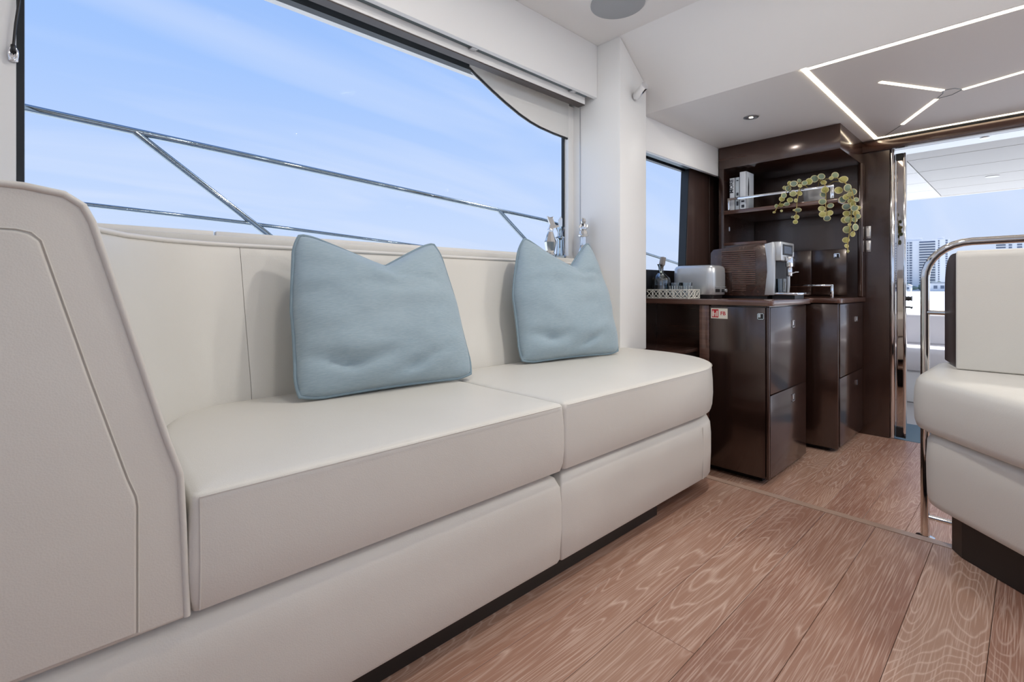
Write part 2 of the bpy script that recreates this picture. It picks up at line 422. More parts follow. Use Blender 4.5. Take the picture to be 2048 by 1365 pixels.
fa = mesh_obj('floor_aft', B(1.985, 4.06, -2.2, 1.70, ZA - .06, ZA - .016), BLACKW); tag(fa, 'lower oak plank floor beside the dark cabinets', 'floor', kind='structure')
J2 = {k: ([round(random.uniform(2.6, 3.8), 2)] if k % 2 == 0 else []) for k in range(-17, 12)}
planks(fa, 1.99, 4.0, -2.2, 1.6, ZA, J2)

# ---- port wall with window 1
wp = NB()
box(wp, -2.7, 2.075, 1.72, 1.80, -.24, .93); box(wp, -2.7, 2.30, 1.757, 1.80, 1.765, 2.12); box(wp, -2.7, 2.06, 1.7205, 1.757, 1.80, 2.12)
box(wp, -.62, -.062, 1.70, 1.80, .93, 1.765); box(wp, -2.7, -2.3, 1.72, 1.80, .93, 1.765)
box(wp, 2.032, 2.075, 1.715, 1.7575, .93, 1.765)
w = mesh_obj('wall_port', wp, WHITE); tag(w, 'white side wall around the long sofa window', 'wall', kind='structure')
win = thing('window_1', 'long side window with sky and curved top corner', 'window', (1, 1.74, .93), kind='structure')
f = NB()
box(f, -.062, -.048, 1.722, 1.756, .93, 1.765); box(f, 2.022, 2.034, 1.742, 1.756, .93, 1.62)
box(f, -.062, 2.04, 1.722, 1.756, 1.756, 1.80); box(f, -.062, 2.034, 1.73, 1.756, .92, .94)
world_part('window_frame', f, FRAME, win)
world_part('window_pane', B(-.05, 2.03, 1.757, 1.762, .935, 1.76), GLASS, win)
curve = [(1.36, 1.768), (1.40, 1.747), (1.495, 1.704), (1.58, 1.669), (1.673, 1.636), (1.75, 1.616), (1.815, 1.605), (1.92, 1.596), (2.032, 1.592)]
world_part('corner_panel', prism(NB(), curve + [(2.04, 1.80), (1.36, 1.80)], 1.716, 1.74, 'y'), GREYP, win)
tp = tube(NB(), [(x, 1.724, z - .003) for x, z in curve], .006, 6); world_part('corner_edge', tp, FRAME, win)
# second forward window, beyond the pillar
win3 = thing('window_2', 'forward side window behind the sofa end', 'window', (-1.4, 1.74, .93), kind='structure')
f = NB(); box(f, -2.3, -2.27, 1.72, 1.77, .93, 1.765); box(f, -.65, -.62, 1.72, 1.77, .93, 1.765); box(f, -2.3, -.62, 1.72, 1.77, 1.74, 1.765); box(f, -2.3, -.62, 1.72, 1.77, .93, .955)
world_part('window_frame', f, FRAME, win3); world_part('window_pane', B(-2.27, -.65, 1.757, 1.762, .955, 1.74), GLASS, win3)

# ---- valance over window 1
va = thing('trim_2', 'white valance box above the long window', 'valance', (.5, 1.6, 1.9), kind='structure')
world_part('valance_face', B(-2.6, 2.0745, 1.554, 1.578, 1.772, ZC, .003), CEIL, va, 40)
world_part('valance_slot', B(-2.6, 2.03, 1.578, 1.604, 1.778, 1.80), TEAL, va)
world_part('blind_cassette', B(-2.6, 2.035, 1.604, 1.645, 1.7415, 2.0, .003), WHITE, va, 40)
world_part('cassette_base', B(-2.6, 2.034, 1.606, 1.648, 1.737, 1.7412), BROWNP, va)
for x in (1.26, 1.9): world_part('valance_clip', B(x, x + .03, 1.576, 1.602, 1.770, 1.7775), BRUSH, va)

# ---- pillar between the windows
sl_pts = [(2.075, .455), (2.318, .455), (2.318, 1.8629), (2.075, 2.0444)]
pl = mesh_obj('wall_pillar', prism(NB(), sl_pts, 1.414, 1.80, 'y', .006, 2), WHITE, smooth=35); tag(pl, 'white pillar between the sofa window and the cabinet window', 'pillar', kind='structure')
mesh_obj('blind_guide', B(2.0725, 2.0749, 1.667, 1.670, .93, 1.76), BRUSH, pl)

# ---- aft port wall and window
wa = NB()
box(wa, 2.30, 4.1, 1.62, 1.645, -.24, .80); box(wa, 2.30, 4.1, 1.62, 1.645, 1.61, 1.85)
prism(wa, [(3.10, .80), (4.1, .80), (4.1, 1.61), (3.155, 1.61)], 1.62, 1.645, 'y')
w2 = mesh_obj('wall_aft_port', wa, WHITE); tag(w2, 'side wall behind the dark galley worktop', 'wall', kind='structure')
for a, b in ((3.105, 3.463), (3.467, 3.955)):
    pts = [(a, .722), (b, .722), (b, 1.60), (a + (.055 if a < 3.2 else 0), 1.60)]
    world_part('wood_panel', prism(NB(), pts, 1.600, 1.6195, 'y', .002, 1), WALLW, w2)
world_part('wood_panel', B(2.32, 2.575, 1.602, 1.6195, .456, .719), WOODV, w2)
world_part('black_sill', B(2.32, 3.10, 1.585, 1.6195, .72, .893, .004), BLACK, w2)
wn = thing('window_3', 'small side window above the toaster and decanter', 'window', (2.7, 1.64, .80), kind='structure')
f = NB(); prism(f, [(3.092, .80), (3.1035, .80), (3.1585, 1.61), (3.147, 1.61)], 1.598, 1.650, 'y'); box(f, 2.31, 3.16, 1.622, 1.648, 1.575, 1.612)
world_part('window_frame', f, FRAME, wn)
world_part('window_pane', B(2.31, 3.16, 1.650, 1.655, .80, 1.61), GLASS, wn)
world_part('blind_roll', B(2.32, 3.14, 1.555, 1.615, 1.585, 1.625, .01), TEAL, wn)
v2 = mesh_obj('trim_3', B(2.3185, 3.418, 1.514, 1.538, 1.568, ZL, .003), CEIL, smooth=40); tag(v2, 'white valance box above the small galley window', 'valance', kind='structure')

# ---- ceilings
ch = mesh_obj('ceiling', B(-2.6, 2.0747, -2.3, 1.80, ZC, 2.13), CEIL); tag(ch, 'white raised ceiling above the sofa', 'ceiling', kind='structure')
cs = mesh_obj('ceiling_slope', prism(NB(), [(2.0748, ZC), (2.452, ZL), (2.452, 1.86), (2.0748, 2.13)], -2.3, 1.80, 'y'), CEIL); tag(cs, 'sloping ceiling panel stepping down towards the cabinets', 'ceiling', kind='structure')
ca = mesh_obj('ceiling_aft', B(2.4522, 4.06, -2.3, 1.80, ZL, 1.86), CEIL); tag(ca, 'lower ceiling with light strips above the cabinets', 'ceiling', kind='structure')
world_part('ceiling_inset_panel', B(2.455, 3.925, -2.2, .690, ZL - .002, ZL - .0002), CEIL2, ca)
def seam(pts, name='panel_seam', r=.0022): return world_part(name, tube(NB(), [(x, y, ZL - .002) for x, y in pts], r, 6), TEAL, ca)
seam([(3.716, .535), (3.92, .655)]); seam([(3.224, .304), (3.276, .310), (3.344, .341)]); seam([(3.224, .304), (3.232, .262), (3.278, .237)]); seam([(3.278, .237), (3.33, .28), (3.344, .341)])

# ---- starboard wall, windscreen wall (they carry the other windows of the saloon)
ws = NB(); box(ws, -2.7, 4.1, -2.3, -2.2, -.26, .58); box(ws, -2.45, -.2, -2.3, -2.2, .58, .95); box(ws, -1.3, -.2, -2.3, -2.2, .95, 1.93); box(ws, -2.7, 2.3, -2.3, -2.2, 1.93, 2.13); box(ws, 2.3, 4.1, -2.3, -2.2, 1.70, 2.0)
for a, b in ((-2.7, -2.45), (-.2, .0), (2.1, 2.3), (3.9, 4.1)): box(ws, a, b, -2.3, -2.2, .58, 1.93)
w = mesh_obj('wall_starboard', ws, WHITE); tag(w, 'white side wall opposite the sofa', 'wall', kind='structure')
for n, (a, b) in enumerate(((-2.45, -.2), (.0, 2.1), (2.3, 3.9))):
    q = thing('window_%d' % (n + 4), 'side window opposite the sofa, number %d from the bow' % (n + 1), 'window', ((a + b) / 2, -2.25, .58), kind='structure')
    world_part('window_pane', B(a, b, -2.262, -2.257, .58, 1.93 if b < 2.2 else 1.70), GLASS, q)
wf = NB(); box(wf, -2.75, -2.6, -2.3, 1.8, -.26, 1.10); box(wf, -2.75, -2.6, -2.3, 1.8, 1.95, 2.13)
w = mesh_obj('wall_forward', wf, WHITE); tag(w, 'forward wall under the windscreen', 'wall', kind='structure')
q = thing('window_7', 'wide windscreen at the bow end of the saloon', 'window', (-2.68, -.2, .95), kind='structure')
world_part('window_pane', B(-2.685, -2.68, -2.25, 1.75, .95, 1.95), GLASS, q)

# ---- aft bulkhead with door opening
wb = NB(); box(wb, 3.985, 4.06, .640, 1.70, ZA - .06, ZL); box(wb, 3.985, 4.06, -2.3, -1.45, ZA - .06, ZL)
w = mesh_obj('wall_aft', wb, WOODV); tag(w, 'dark wooden bulkhead beside the sliding door', 'wall', kind='structure')
world_part('lintel', B(3.965, 4.06, -2.2, .786, 1.687, 1.7495, .003), WOODY, w, 40)
world_part('lintel_track', B(4.06, 4.28, -1.45, .66, 1.700, 1.765), BRUSH, w)
tl = NB(); lathe(tl, [(.0, 0), (.022, 0), (.024, -.004), (.0, -.005)], (4.15, .20, 1.7), 20); world_part('track_lamp', tl, CHROME, w, 40)
for z0, z1 in ((1.112, 1.196), (1.022, 1.100)):
    s_ = world_part('switch_plate', B(3.977, 3.9848, .738, .768, z0, z1, .003), BRUSH, w, 40)
    mesh_obj('switch_rocker', B(3.9735, 3.977, .745, .761, z0 + .014, z1 - .014, .0015), GREYP, s_)

# ---- sliding door stack
dr = thing('door_1', 'chrome framed glass sliding door folded back by the bulkhead', 'door', (4.05, .6, ZA), kind='structure')
world_part('door_stile', B(4.00, 4.05, .617, .6395, ZA, 1.69, .004), CHROME, dr, 40)
world_part('door_glass', B(4.063, 4.067, .579, .617, ZA + .07, 1.62), MIRROR, dr)
world_part('door_stile', B(4.045, 4.085, .563, .579, ZA, 1.665, .005), CHROME, dr, 40)
world_part('door_rail', B(4.05, 4.08, .579, .617, 1.62, 1.665, .002), BLACK, dr)
world_part('door_rail', B(4.05, 4.08, .579, .617, ZA + .002, ZA + .07, .002), BLACK, dr)
lk = NB(); lathe(lk, [(.012, 0), (.015, .008), (.012, .02), (.017, .028), (.0, .03)], (0, 0, 0), 14)
bmesh.ops.transform(lk, matrix=Matrix.Translation((4.07, .5635, .713)) @ Matrix.Rotation(PI / 2, 4, 'X'), verts=lk.verts[:])
world_part('door_lock', lk, BLACK, dr, 40)
world_part('door_handle', tube(NB(), [(4.07, .564, .657), (4.07, .545, .657), (4.07, .538, .650), (4.07, .536, .66)], .005, 8), BLACK, dr, 50)

# ---- outside: cockpit, sea
fc = mesh_obj('floor_cockpit', B(4.06, 7.6, -2.4, 2.1, -.34, -.25), CFLOOR); tag(fc, 'pale cockpit deck outside the sliding door', 'deck', kind='structure')
mt = mesh_obj('door_mat', B(4.10, 4.62, -1.3, .72, -.2499, -.222, .004), MATB); tag(mt, 'blue grey mat on the deck outside the door', 'mat')
cc = mesh_obj('ceiling_cockpit', B(4.06, 7.05, -2.4, 1.95, 1.795, 1.86), PLANKW); tag(cc, 'white planked overhang above the cockpit', 'ceiling', kind='structure')
xs = [4.29, 4.89, 5.43, 5.98, 6.50, 7.02]
for a, b in zip(xs, xs[1:]):
    world_part('plank', B(a + .004, b - .004, -2.35, .675, 1.778, 1.795, .003, 1), PLANKW, cc)
    world_part('plank', B(a + .003, b - .003, .679, 1.93, 1.774, 1.795, .003, 1), GEL, cc)
world_part('edge_trim', tube(NB(), [(7.035, -2.35, 1.79), (7.035, 1.93, 1.79)], .022, 10), GEL, cc, 60)
tl = NB(); lathe(tl, [(.0, 0), (.045, 0), (.05, -.004), (.0, -.006)], (6.1, .244, 1.778), 20); world_part('deck_lamp', tl, GEL, cc, 40)
def yard_sea():
    bm = bmesh.new(); bmesh.ops.create_circle(bm, cap_ends=True, segments=64, radius=9000)
    o = mesh_obj('sea', bm, SEA, loc=(0, 0, -1.6)); return tag(o, 'flat pale sea behind the boat', 'sea', kind='structure')
yard_sea()
hull = mesh_obj('hull_side', B(-6, 7.6, 2.02, 2.30, -1.7, .62, .03), GEL, smooth=40); tag(hull, 'white hull bulwark below the side rail', 'hull', kind='structure')
dk = mesh_obj('floor_side_deck', B(-6, 4.06, 1.80, 2.02, .05, .12), GEL); tag(dk, 'white side deck outside the window', 'deck', kind='structure')

# ================================================================== THE SOFA
sofa = thing('corner_sofa', 'long cream leather sofa with wrap-around backrest under the window', 'sofa', (.9, 1.15, 0))
def right_end(x1, r, ya, yb, rnd):
    """plan outline with a big rounded aft front corner"""
    pts = [(x1[0], ya)]
    n = 12
    for k in range(n + 1):
        a = PI / 2 * k / n
        pts.append((x1[1] - r[0] + r[0] * math.sin(a) ** .95, ya + r[1] * (1 - math.cos(a))))
    pts += [(x1[1], yb), (x1[0], yb)]
    return pts
SEAT_R = [(.012, .302), (.003, .306), (-.002, .325), (-.005, .37), (-.004, .42), (-.001, .462), (.000, .474), (.0035, .4785), (.02, .481), (.05, .4835), (.10, .485), (.20, .486)]
seat1 = [(.148, .836), (.9705, .836), (.9705, 1.46), (.26, 1.46), (.20, 1.36), (.160, 1.22)]
seat2 = right_end((.9735, 2.135), (.40, .40), .836, 1.438, 0)
def stitched(name, outline, rings, mat, parent, seamz, upto):
    p = world_part(name, padded(NB(), outline, rings), mat, parent, 50)
    return p
s1 = stitched('seat_cushion', round_poly(seat1, [.012, .012, .01, .01, .05, .05], 4), SEAT_R, LEATHER, sofa, .478, 0)
s2 = stitched('seat_cushion', round_poly(seat2, [.012] + [0] * 13 + [.01, .01], 4), SEAT_R, LEATHER, sofa, .478, 0)
sofa_l = Vector(sofa.location)
mesh_obj('stitch_seam', tube(NB(), [Vector((x, .8335, .4745)) - sofa_l for x in (.159, .4, .7, .958)], .0011, 6), LEATHER, s1, 60)
mesh_obj('stitch_seam', tube(NB(), [Vector((.159, y, z)) - sofa_l for y, z in ((.8345, .4745), (.8338, .455), (.8315, .42), (.8305, .37), (.8332, .325), (.8365, .308))], .0012, 6), LEATHER, s1, 60)
mesh_obj('stitch_seam', tube(NB(), [Vector((p[0], p[1] - .002, .4745)) - sofa_l for p in [(.985, .836)] + seat2[1:13]], .001, 6), LEATHER, s2, 60)
BASE_R = [(.02, .064), (.004, .066), (.0, .075), (-.003, .15), (-.003, .22), (.0, .262), (.010, .286), (.030, .299), (.06, .3015)]
base1 = [(-.62, .842), (.9665, .842), (.9665, 1.45), (-.62, 1.45)]
base2 = right_end((.9695, 1.985), (.19, .26), .842, 1.45, 0)
b1 = world_part('base_panel', padded(NB(), round_poly(base1, .006, 2), BASE_R), LEATHER, sofa, 50)
b2 = world_part('base_panel', padded(NB(), round_poly(base2, [.006] + [0] * 13 + [.006, .006], 2), BASE_R), LEATHER, sofa, 50)
mesh_obj('stitch_seam', tube(NB(), [Vector((1.765, .8395, z)) - sofa_l for z in (.07, .15, .22, .262)], .0016, 6), LEATHER, b2, 60)
world_part('plinth', B(-.6, 1.517, .885, 1.42, 0.001, .066), BLACKW, sofa)
# forward backrest end panel (outline in x,z), with inset panel and edge piping
endo = [(-.42, .304), (.144, .304), (.1425, .44), (.139, .513), (.122, .570), (.085, .710), (.055, .822), (.043, .866), (.034, .886), (.016, .8985), (-.02, .904), (-.10, .910), (-.42, .910)]
e1 = world_part('end_panel', prism(NB(), endo, .836, .868, 'y', .006, 3), LEATHER, sofa, 50)
endi = [(-.42, .311), (.0845, .311), (.0845, .482), (.0828, .496), (.0745, .521), (.036, .661), (-.0105, .838), (-.020, .846), (-.032, .849), (-.42, .853)]
e2 = world_part('inset_panel', prism(NB(), endi, .8315, .838, 'y', .003, 3), LEATHER, sofa, 50)
gr = [(-.42, .8555), (-.030, .8515), (-.017, .8485), (-.008, .839), (.0385, .662), (.077, .522), (.0855, .497), (.0872, .483), (.0872, .311)]
world_part('panel_seam', tube(NB(), [(x, .8352, z) for x, z in gr], .0012, 6), LEATHER, sofa, 60)
ed = [(x - .004, .8375, z) for x, z in endo[1:]]
world_part('edge_piping', tube(NB(), [(.1435, .8385, .306)] + ed[1:-2] + [(-.42, .8385, .906)], .0048, 8), LEATHER, sofa, 60)
# wrap-around backrest: a section swept along the plan path
path = [(.139, .866), (.140, 1.00), (.145, 1.12), (.158, 1.21), (.182, 1.29), (.22, 1.36), (.275, 1.408), (.335, 1.428), (.392, 1.434)]
path2 = [(.3932, 1.434), (.7, 1.434), (1.0, 1.434), (1.4, 1.434), (1.8, 1.434), (2.068, 1.434)]
SEC = [(.008, .40), (.001, .47), (.004, .50), (.020, .56), (.044, .64), (.070, .73), (.094, .82), (.108, .872), (.114, .890), (.121, .9005), (.132, .904), (.16, .904), (.19, .90), (.196, .89), (.196, .40)]
def sweep(bm, pts, sec, first_n=None, last_n=None):
    n = len(pts); rings = []
    for i, p in enumerate(pts):
        a = Vector(pts[max(0, i - 1)]); b = Vector(pts[min(n - 1, i + 1)]); t = (b - a).normalized()
        nr = Vector((-t.y, t.x))
        if i == 0 and first_n: nr = Vector(first_n)
        if i == n - 1 and last_n: nr = Vector(last_n)
        rings.append([bm.verts.new((p[0] + nr.x * o, p[1] + nr.y * o, z)) for o, z in sec])
    m = len(sec)
    for A, Bq in zip(rings, rings[1:]):
        for k in range(m): bm.faces.new((A[k], A[(k + 1) % m], Bq[(k + 1) % m], Bq[k]))
    bm.faces.new(rings[0][::-1]); bm.faces.new(rings[-1])
    return rings
bk = NB(); sweep(bk, path, SEC, (-1, 0), (0, 1)); world_part('backrest', bk, LEATHER, sofa, 50)
bk = NB(); sweep(bk, path2, SEC, (0, 1), (0, 1)); world_part('backrest', bk, LEATHER, sofa, 50)
pp = []
allp = path + path2
for i, p in enumerate(allp):
    a = Vector(allp[max(0, i - 1)]); b = Vector(allp[min(len(allp) - 1, i + 1)]); t = (b - a).normalized()
    pp.append((p[0] - t.y * .119, p[1] + t.x * .119, .9025 if i > 1 else .890 + .006 * i))
world_part('backrest_piping', tube(NB(), pp, .0062, 8), LEATHER2, sofa, 60)
world_part('backrest_end_piping', tube(NB(), [(2.066, 1.434 + o - .002, z) for o, z in SEC[1:10]], .006, 8), LEATHER2, sofa, 60)

# ---- ledge behind the backrest
lg = thing('window_ledge', 'cream ledge between the sofa back and the window', 'ledge', (1, 1.66, .86))
world_part('ledge_board', B(-.55, 2.0745, 1.578, 1.7195, .9065, .930, .004), LEATHER, lg, 40)
world_part('ledge_support', B(-.55, 2.0745, 1.6315, 1.7195, .70, .906), WHITE, lg)
for a, b in ((-.55, .358), (.364, 2.03)): world_part('sill_strip', B(a, b, 1.692, 1.7195, .930, .953, .003), LEATHER2, lg, 40)

# ================================================================== PILLOWS
def pillow(name, label, W_, H_, T_, mat_world, notch_u, notch_d, seed, lean_top=0.0, inset_top=(0.0, 0.0), tipsL=.0):
    root = thing(name, label, 'pillow', (0, 0, 0), 'blue pillows on the cream sofa')
    root.matrix_world = mat_world
    n = 34
    def edge(u, v):
        # u,v in -1..1 -> position in the pillow's plane (X right, Z up)
        x = W_ / 2 * u * (1 - .055 * (1 - v * v)); z = H_ / 2 * v * (1 - .03 * (1 - u * u))
        t = max(0.0, (v + .15) / 1.15) ** 1.6
        dd = abs(u - notch_u); side = (1 - notch_u) if u > notch_u else (1 + notch_u)
        z -= notch_d * t * max(0.0, 1 - dd / (side * .97)) ** 1.15
        tt = max(0.0, v) ** 1.3
        x += (inset_top[0] * max(0, -u) - inset_top[1] * max(0, u)) * tt
        cn = max(0.0, (abs(u) * abs(v) - .72) / .28) ** 1.5 * .013
        x -= math.copysign(cn, u); z -= math.copysign(cn, v)
        return x, z
    def thick(u, v):
        a = max(0.0, 1 - abs(u) ** 2.6) ** .55 * max(0.0, 1 - abs(v) ** 2.6) ** .55
        a *= .62 + .38 * (1 - .5 * (v + 1) * .75)
        return T_ / 2 * a
    bm = NB(); g = {}
    for sgn in (-1, 1):
        for i in range(n + 1):
            for j in range(n + 1):
                u = -1 + 2 * i / n; v = -1 + 2 * j / n
                u = math.copysign(abs(u) ** .85, u); v = math.copysign(abs(v) ** .85, v)
                x, z = edge(u, v); th = thick(u, v)
                rim = max(abs(u), abs(v))
                wr = noise.noise(Vector((u * 2.0 + seed, v * 4.0, seed * 1.7))) * .011 + noise.noise(Vector((u * 5.0 + seed, v * 9.0, seed))) * .004
                cr_ = noise.noise(Vector((u * 1.6 - seed, v * 3.2 + 4, 2.3))) * .5 + .5
                # soft creases that run from the lower corners and from the notch
                low = max(0.0, -v) ** 2
                wr += -.026 * math.exp(-((v + .70 - .28 * abs(u + .45)) / .07) ** 2) * math.exp(-((u + .55) / .35) ** 2)
                wr += -.018 * math.exp(-((v + .82 - .4 * (u - .1)) / .06) ** 2) * math.exp(-((u - .2) / .3) ** 2)
                wr += -.014 * math.exp(-((v - .62 + .45 * (u - notch_u)) / .05) ** 2) * math.exp(-((u - notch_u - .3) / .28) ** 2)
                wr += -.010 * math.exp(-((v - .2 - .3 * (u + .9)) / .05) ** 2) * math.exp(-((u + .8) / .22) ** 2)
                y = sgn * (th + (wr if sgn < 0 else 0) * min(1.0, 1.6 * th / (T_ / 2 + 1e-6)))
                if th < 1e-6 and sgn > 0: g[(sgn, i, j)] = g[(-1, i, j)]; continue
                bulge = -.02 * (1 - v) * 0
                g[(sgn, i, j)] = bm.verts.new((x, y + bulge, z))
        for i in range(n):
            for j in range(n):
                q = [g[(sgn, i, j)], g[(sgn, i + 1, j)], g[(sgn, i + 1, j + 1)], g[(sgn, i, j + 1)]]
                if sgn > 0: q = q[::-1]
                if len(set(q)) == 4:
                    try: bm.faces.new(q)
                    except ValueError: pass
    body = mesh_obj('cover', bm, FABRIC, root, 75)
    per = []
    for k in range(120):
        s_ = k / 120 * 4
        if s_ < 1: uv = (-1 + 2 * s_, -1)
        elif s_ < 2: uv = (1, -1 + 2 * (s_ - 1))
        elif s_ < 3: uv = (1 - 2 * (s_ - 2), 1)
        else: uv = (-1, 1 - 2 * (s_ - 3))
        x, z = edge(*uv); per.append((x, 0, z))
    mesh_obj('piping', tube(NB(), per, .0048, 7, True), PIPE, root, 70)
    return root
def place(bl, br, top_y, h, yaw_extra=0):
    """frame for a pillow standing on its lower edge bl->br (on the seat) and leaning back until top_y"""
    bl = Vector(bl); br = Vector(br); X = (br - bl).normalized()
    back = Vector((-X.y, X.x, 0)); rise = top_y
    zz = (Vector((0, 0, 1)) * math.sqrt(max(.01, h * h - rise * rise)) + back * rise).normalized()
    Y = zz.cross(X); mid = (bl + br) / 2 + zz * (h / 2)
    M = Matrix((X, Y, zz)).transposed().to_4x4(); M.translation = mid
    return M
H1 = .482
pillow('throw_pillow', 'blue throw pillow near the middle of the sofa, dented on top', .560, H1, .185,
       place((.452, 1.284, .489), (1.010, 1.252, .489), .165, H1), .10, .095, 1.3, inset_top=(.045, .045))
H2 = .525
pillow('throw_pillow', 'blue throw pillow at the aft end of the sofa, in front of the chess pieces', .550, H2, .20,
       place((1.312, 1.345, .489), (1.848, 1.262, .489), .135, H2), .30, .125, 5.1, inset_top=(.10, .06))

# ================================================================== CHESS PIECES ON THE LEDGE
ZLG = .930
def chess_base(r, h):
    return [(.0, 0), (r, 0), (r, h * .05), (r * .92, h * .09), (r * .62, h * .13), (r * .70, h * .17), (r * .45, h * .24)]
k = thing('chess_piece', 'silver chess knight with angular head behind the aft pillow', 'chess piece', (1.775, 1.612, ZLG + .0003), 'chess pieces on the ledge')
bm = NB(); lathe(bm, [(0, 0), (.028, 0), (.028, .012), (.018, .024), (.022, .032), (.030, .075), (.027, .082), (.013, .125), (.013, .132), (0, .132)], (0, 0, 0), 8)
mesh_obj('body', bm, CHESSM, k)
mesh_obj('collar', lathe(NB(), [(0, .130), (.014, .130), (.015, .136), (.013, .140), (0, .140)], (0, 0, 0), 16), CHROME, k, 40)
hd = [(-.010, .139), (.012, .139), (.020, .143), (.042, .150), (.040, .158), (.024, .158), (.012, .188), (.014, .199), (-.002, .195), (-.018, .202), (-.014, .185), (-.004, .160)]
bm = NB(); prism(bm, hd, -.009, .009, 'y', .002, 1); mesh_obj('horse_head', bm, CHESSM, k)
k.rotation_euler = (0, 0, -.7)
k = thing('chess_piece', 'clear glass chess bishop with pointed top beside the window edge', 'chess piece', (1.848, 1.612, ZLG + .0003), 'chess pieces on the ledge')
mesh_obj('body', lathe(NB(), [(0, 0), (.030, 0), (.030, .01), (.020, .022), (.018, .06), (.017, .095), (.024, .100), (.024, .104), (.013, .108), (.012, .125), (.024, .155), (0, .155)], (0, 0, 0), 8), CHESSG, k)
mesh_obj('core', lathe(NB(), [(0, .012), (.012, .012), (.009, .05), (.009, .09), (.016, .10), (.007, .11), (.008, .14), (0, .15)], (0, 0, 0), 8), CHESSM, k)
bm = NB(); prism(bm, [(-.009, .155), (.009, .155), (.010, .195), (.002, .208), (-.010, .190)], -.006, .006, 'y', .001, 1); mesh_obj('spire', bm, CHESSM, k); k.rotation_euler = (0, 0, -.8)
k = thing('chess_piece', 'silver chess queen with star crown in front of the white pillar', 'chess piece', (2.032, 1.612, ZLG + .0003), 'chess pieces on the ledge')
mesh_obj('body', lathe(NB(), [(0, 0), (.036, 0), (.036, .012), (.026, .024), (.024, .05), (.016, .075), (.015, .118), (.018, .122), (0, .122)], (0, 0, 0), 8), CHESSM, k)
mesh_obj('collar', lathe(NB(), [(0, .121), (.024, .121), (.028, .127), (.022, .133), (.020, .150), (.016, .152), (0, .152)], (0, 0, 0), 8), CHESSM, k)
bm = NB()
lathe(bm, [(0, .150), (.012, .150), (.018, .160), (.018, .174), (.012, .188), (0, .188)], (0, 0, 0), 8)
for q in range(6):
    a = q * PI / 3; lathe(bm, [(0, 0), (.007, .002), (.004, .016), (0, .018)], (.020 * math.cos(a), .020 * math.sin(a), .166), 6)
mesh_obj('star_crown', bm, CHESSM, k)
mesh_obj('crown_knob', lathe(NB(), [(0, .187), (.010, .189), (.014, .200), (.012, .212), (.007, .218), (0, .219)], (0, 0, 0), 8), CHESSM, k)

# ================================================================== DARK CABINETS
def latch(parent, center, normal, size=.016):
    """square push latch; normal '-x' or '-y'"""
    c = Vector(center)
    bm = NB(); s_ = size
    for a, b, e, f_ in ((-s_, s_, s_ - .003, s_), (-s_, s_, -s_, -s_ + .003), (-s_, -s_ + .003, -s_, s_), (s_ - .003, s_, -s_, s_)):
        if normal == '-y': box(bm, c.x + a, c.x + b, c.y - .004, c.y, c.z + e, c.z + f_)
        else: box(bm, c.x - .004, c.x, c.y + a, c.y + b, c.z + e, c.z + f_)
    fr_ = world_part('latch', bm, CHROME, parent)
    s2 = s_ - .004
    loc = Vector((0, 0, 0)); q = parent
    while q is not None: loc += Vector(q.location); q = q.parent
    bm = NB()
    if normal == '-y': box(bm, c.x - s2, c.x + s2, c.y - .001, c.y + .0, c.z - s2, c.z + s2)
    else: box(bm, c.x - .001, c.x, c.y - s2, c.y + s2, c.z - s2, c.z + s2)
    bmesh.ops.translate(bm, verts=bm.verts[:], vec=-loc); mesh_obj('latch_well', bm, BLACK, parent)
    bm = NB()
    if normal == '-y': box(bm, c.x - s2, c.x - s2 * .05, c.y - .006, c.y - .001, c.z - s2 * .6, c.z + s2, .0015)
    else: box(bm, c.x - .006, c.x - .001, c.y - s2 * .05, c.y + s2, c.z - s2 * .6, c.z + s2, .0015)
    bmesh.ops.translate(bm, verts=bm.verts[:], vec=-loc); mesh_obj('latch_flap', bm, CHROME, parent)
    return fr_
cb1 = thing('base_cabinet', 'dark wood cabinet with two drawers and a fire sign on its door', 'cabinet', (2.9, 1.2, ZA))
outl = round_poly([(2.590, 1.245), (2.590, .905), (3.21, .905), (3.21, 1.245)], [0, .006, .05, 0], 5)
world_part('body', prism(NB(), outl, ZA + .03, .690, 'z'), WOODV, cb1, 40)
world_part('plinth', B(2.63, 3.18, .94, 1.24, ZA, ZA + .03), BLACKW, cb1)
world_part('stile', B(2.574, 2.590, 1.191, 1.245, ZA + .0301, .690, .002), WOODT, cb1, 40)
world_part('back_panel', B(2.74, 2.76, 1.2452, 1.60, ZA, .690), WOODY, cb1)
world_part('outer_panel', B(2.576, 2.739, 1.60, 1.6195, ZA, .690), WOODV, cb1)
world_part('stile', B(2.574, 2.592, .889, .904, ZA + .0301, .690, .005), WOODV, cb1, 50)
dd = world_part('door', B(2.574, 2.5895, .906, 1.188, ZA + .035, .684, .002), WOODV, cb1, 40)
latch(dd, (2.574, .927, .640), '-x', .0155)
for z0, z1, zl in ((.251, .684, .588), (ZA + .035, .245, .189)):
    d_ = world_part('drawer', B(2.595, 3.150, .889, .9045, z0, z1, .002), WOODV, cb1, 40)
    latch(d_, (2.925, .889, zl), '-y', .019)
cb2 = thing('base_cabinet', 'narrow dark wood cabinet with two drawers next to the sliding door', 'cabinet', (3.7, 1.1, ZA))
world_part('body', B(3.402, 3.983, .798, 1.245, ZA + .03, .690), WOODV, cb2)
world_part('plinth', B(3.43, 3.983, .84, 1.24, ZA, ZA + .03), BLACKW, cb2)
world_part('stile', B(3.385, 3.4015, .786, 1.20, ZA + .025, .690, .006), WOODV, cb2, 50)
world_part('filler_panel', B(3.2105, 3.3845, 1.05, 1.07, ZA, .690), BLACKW, cb2)
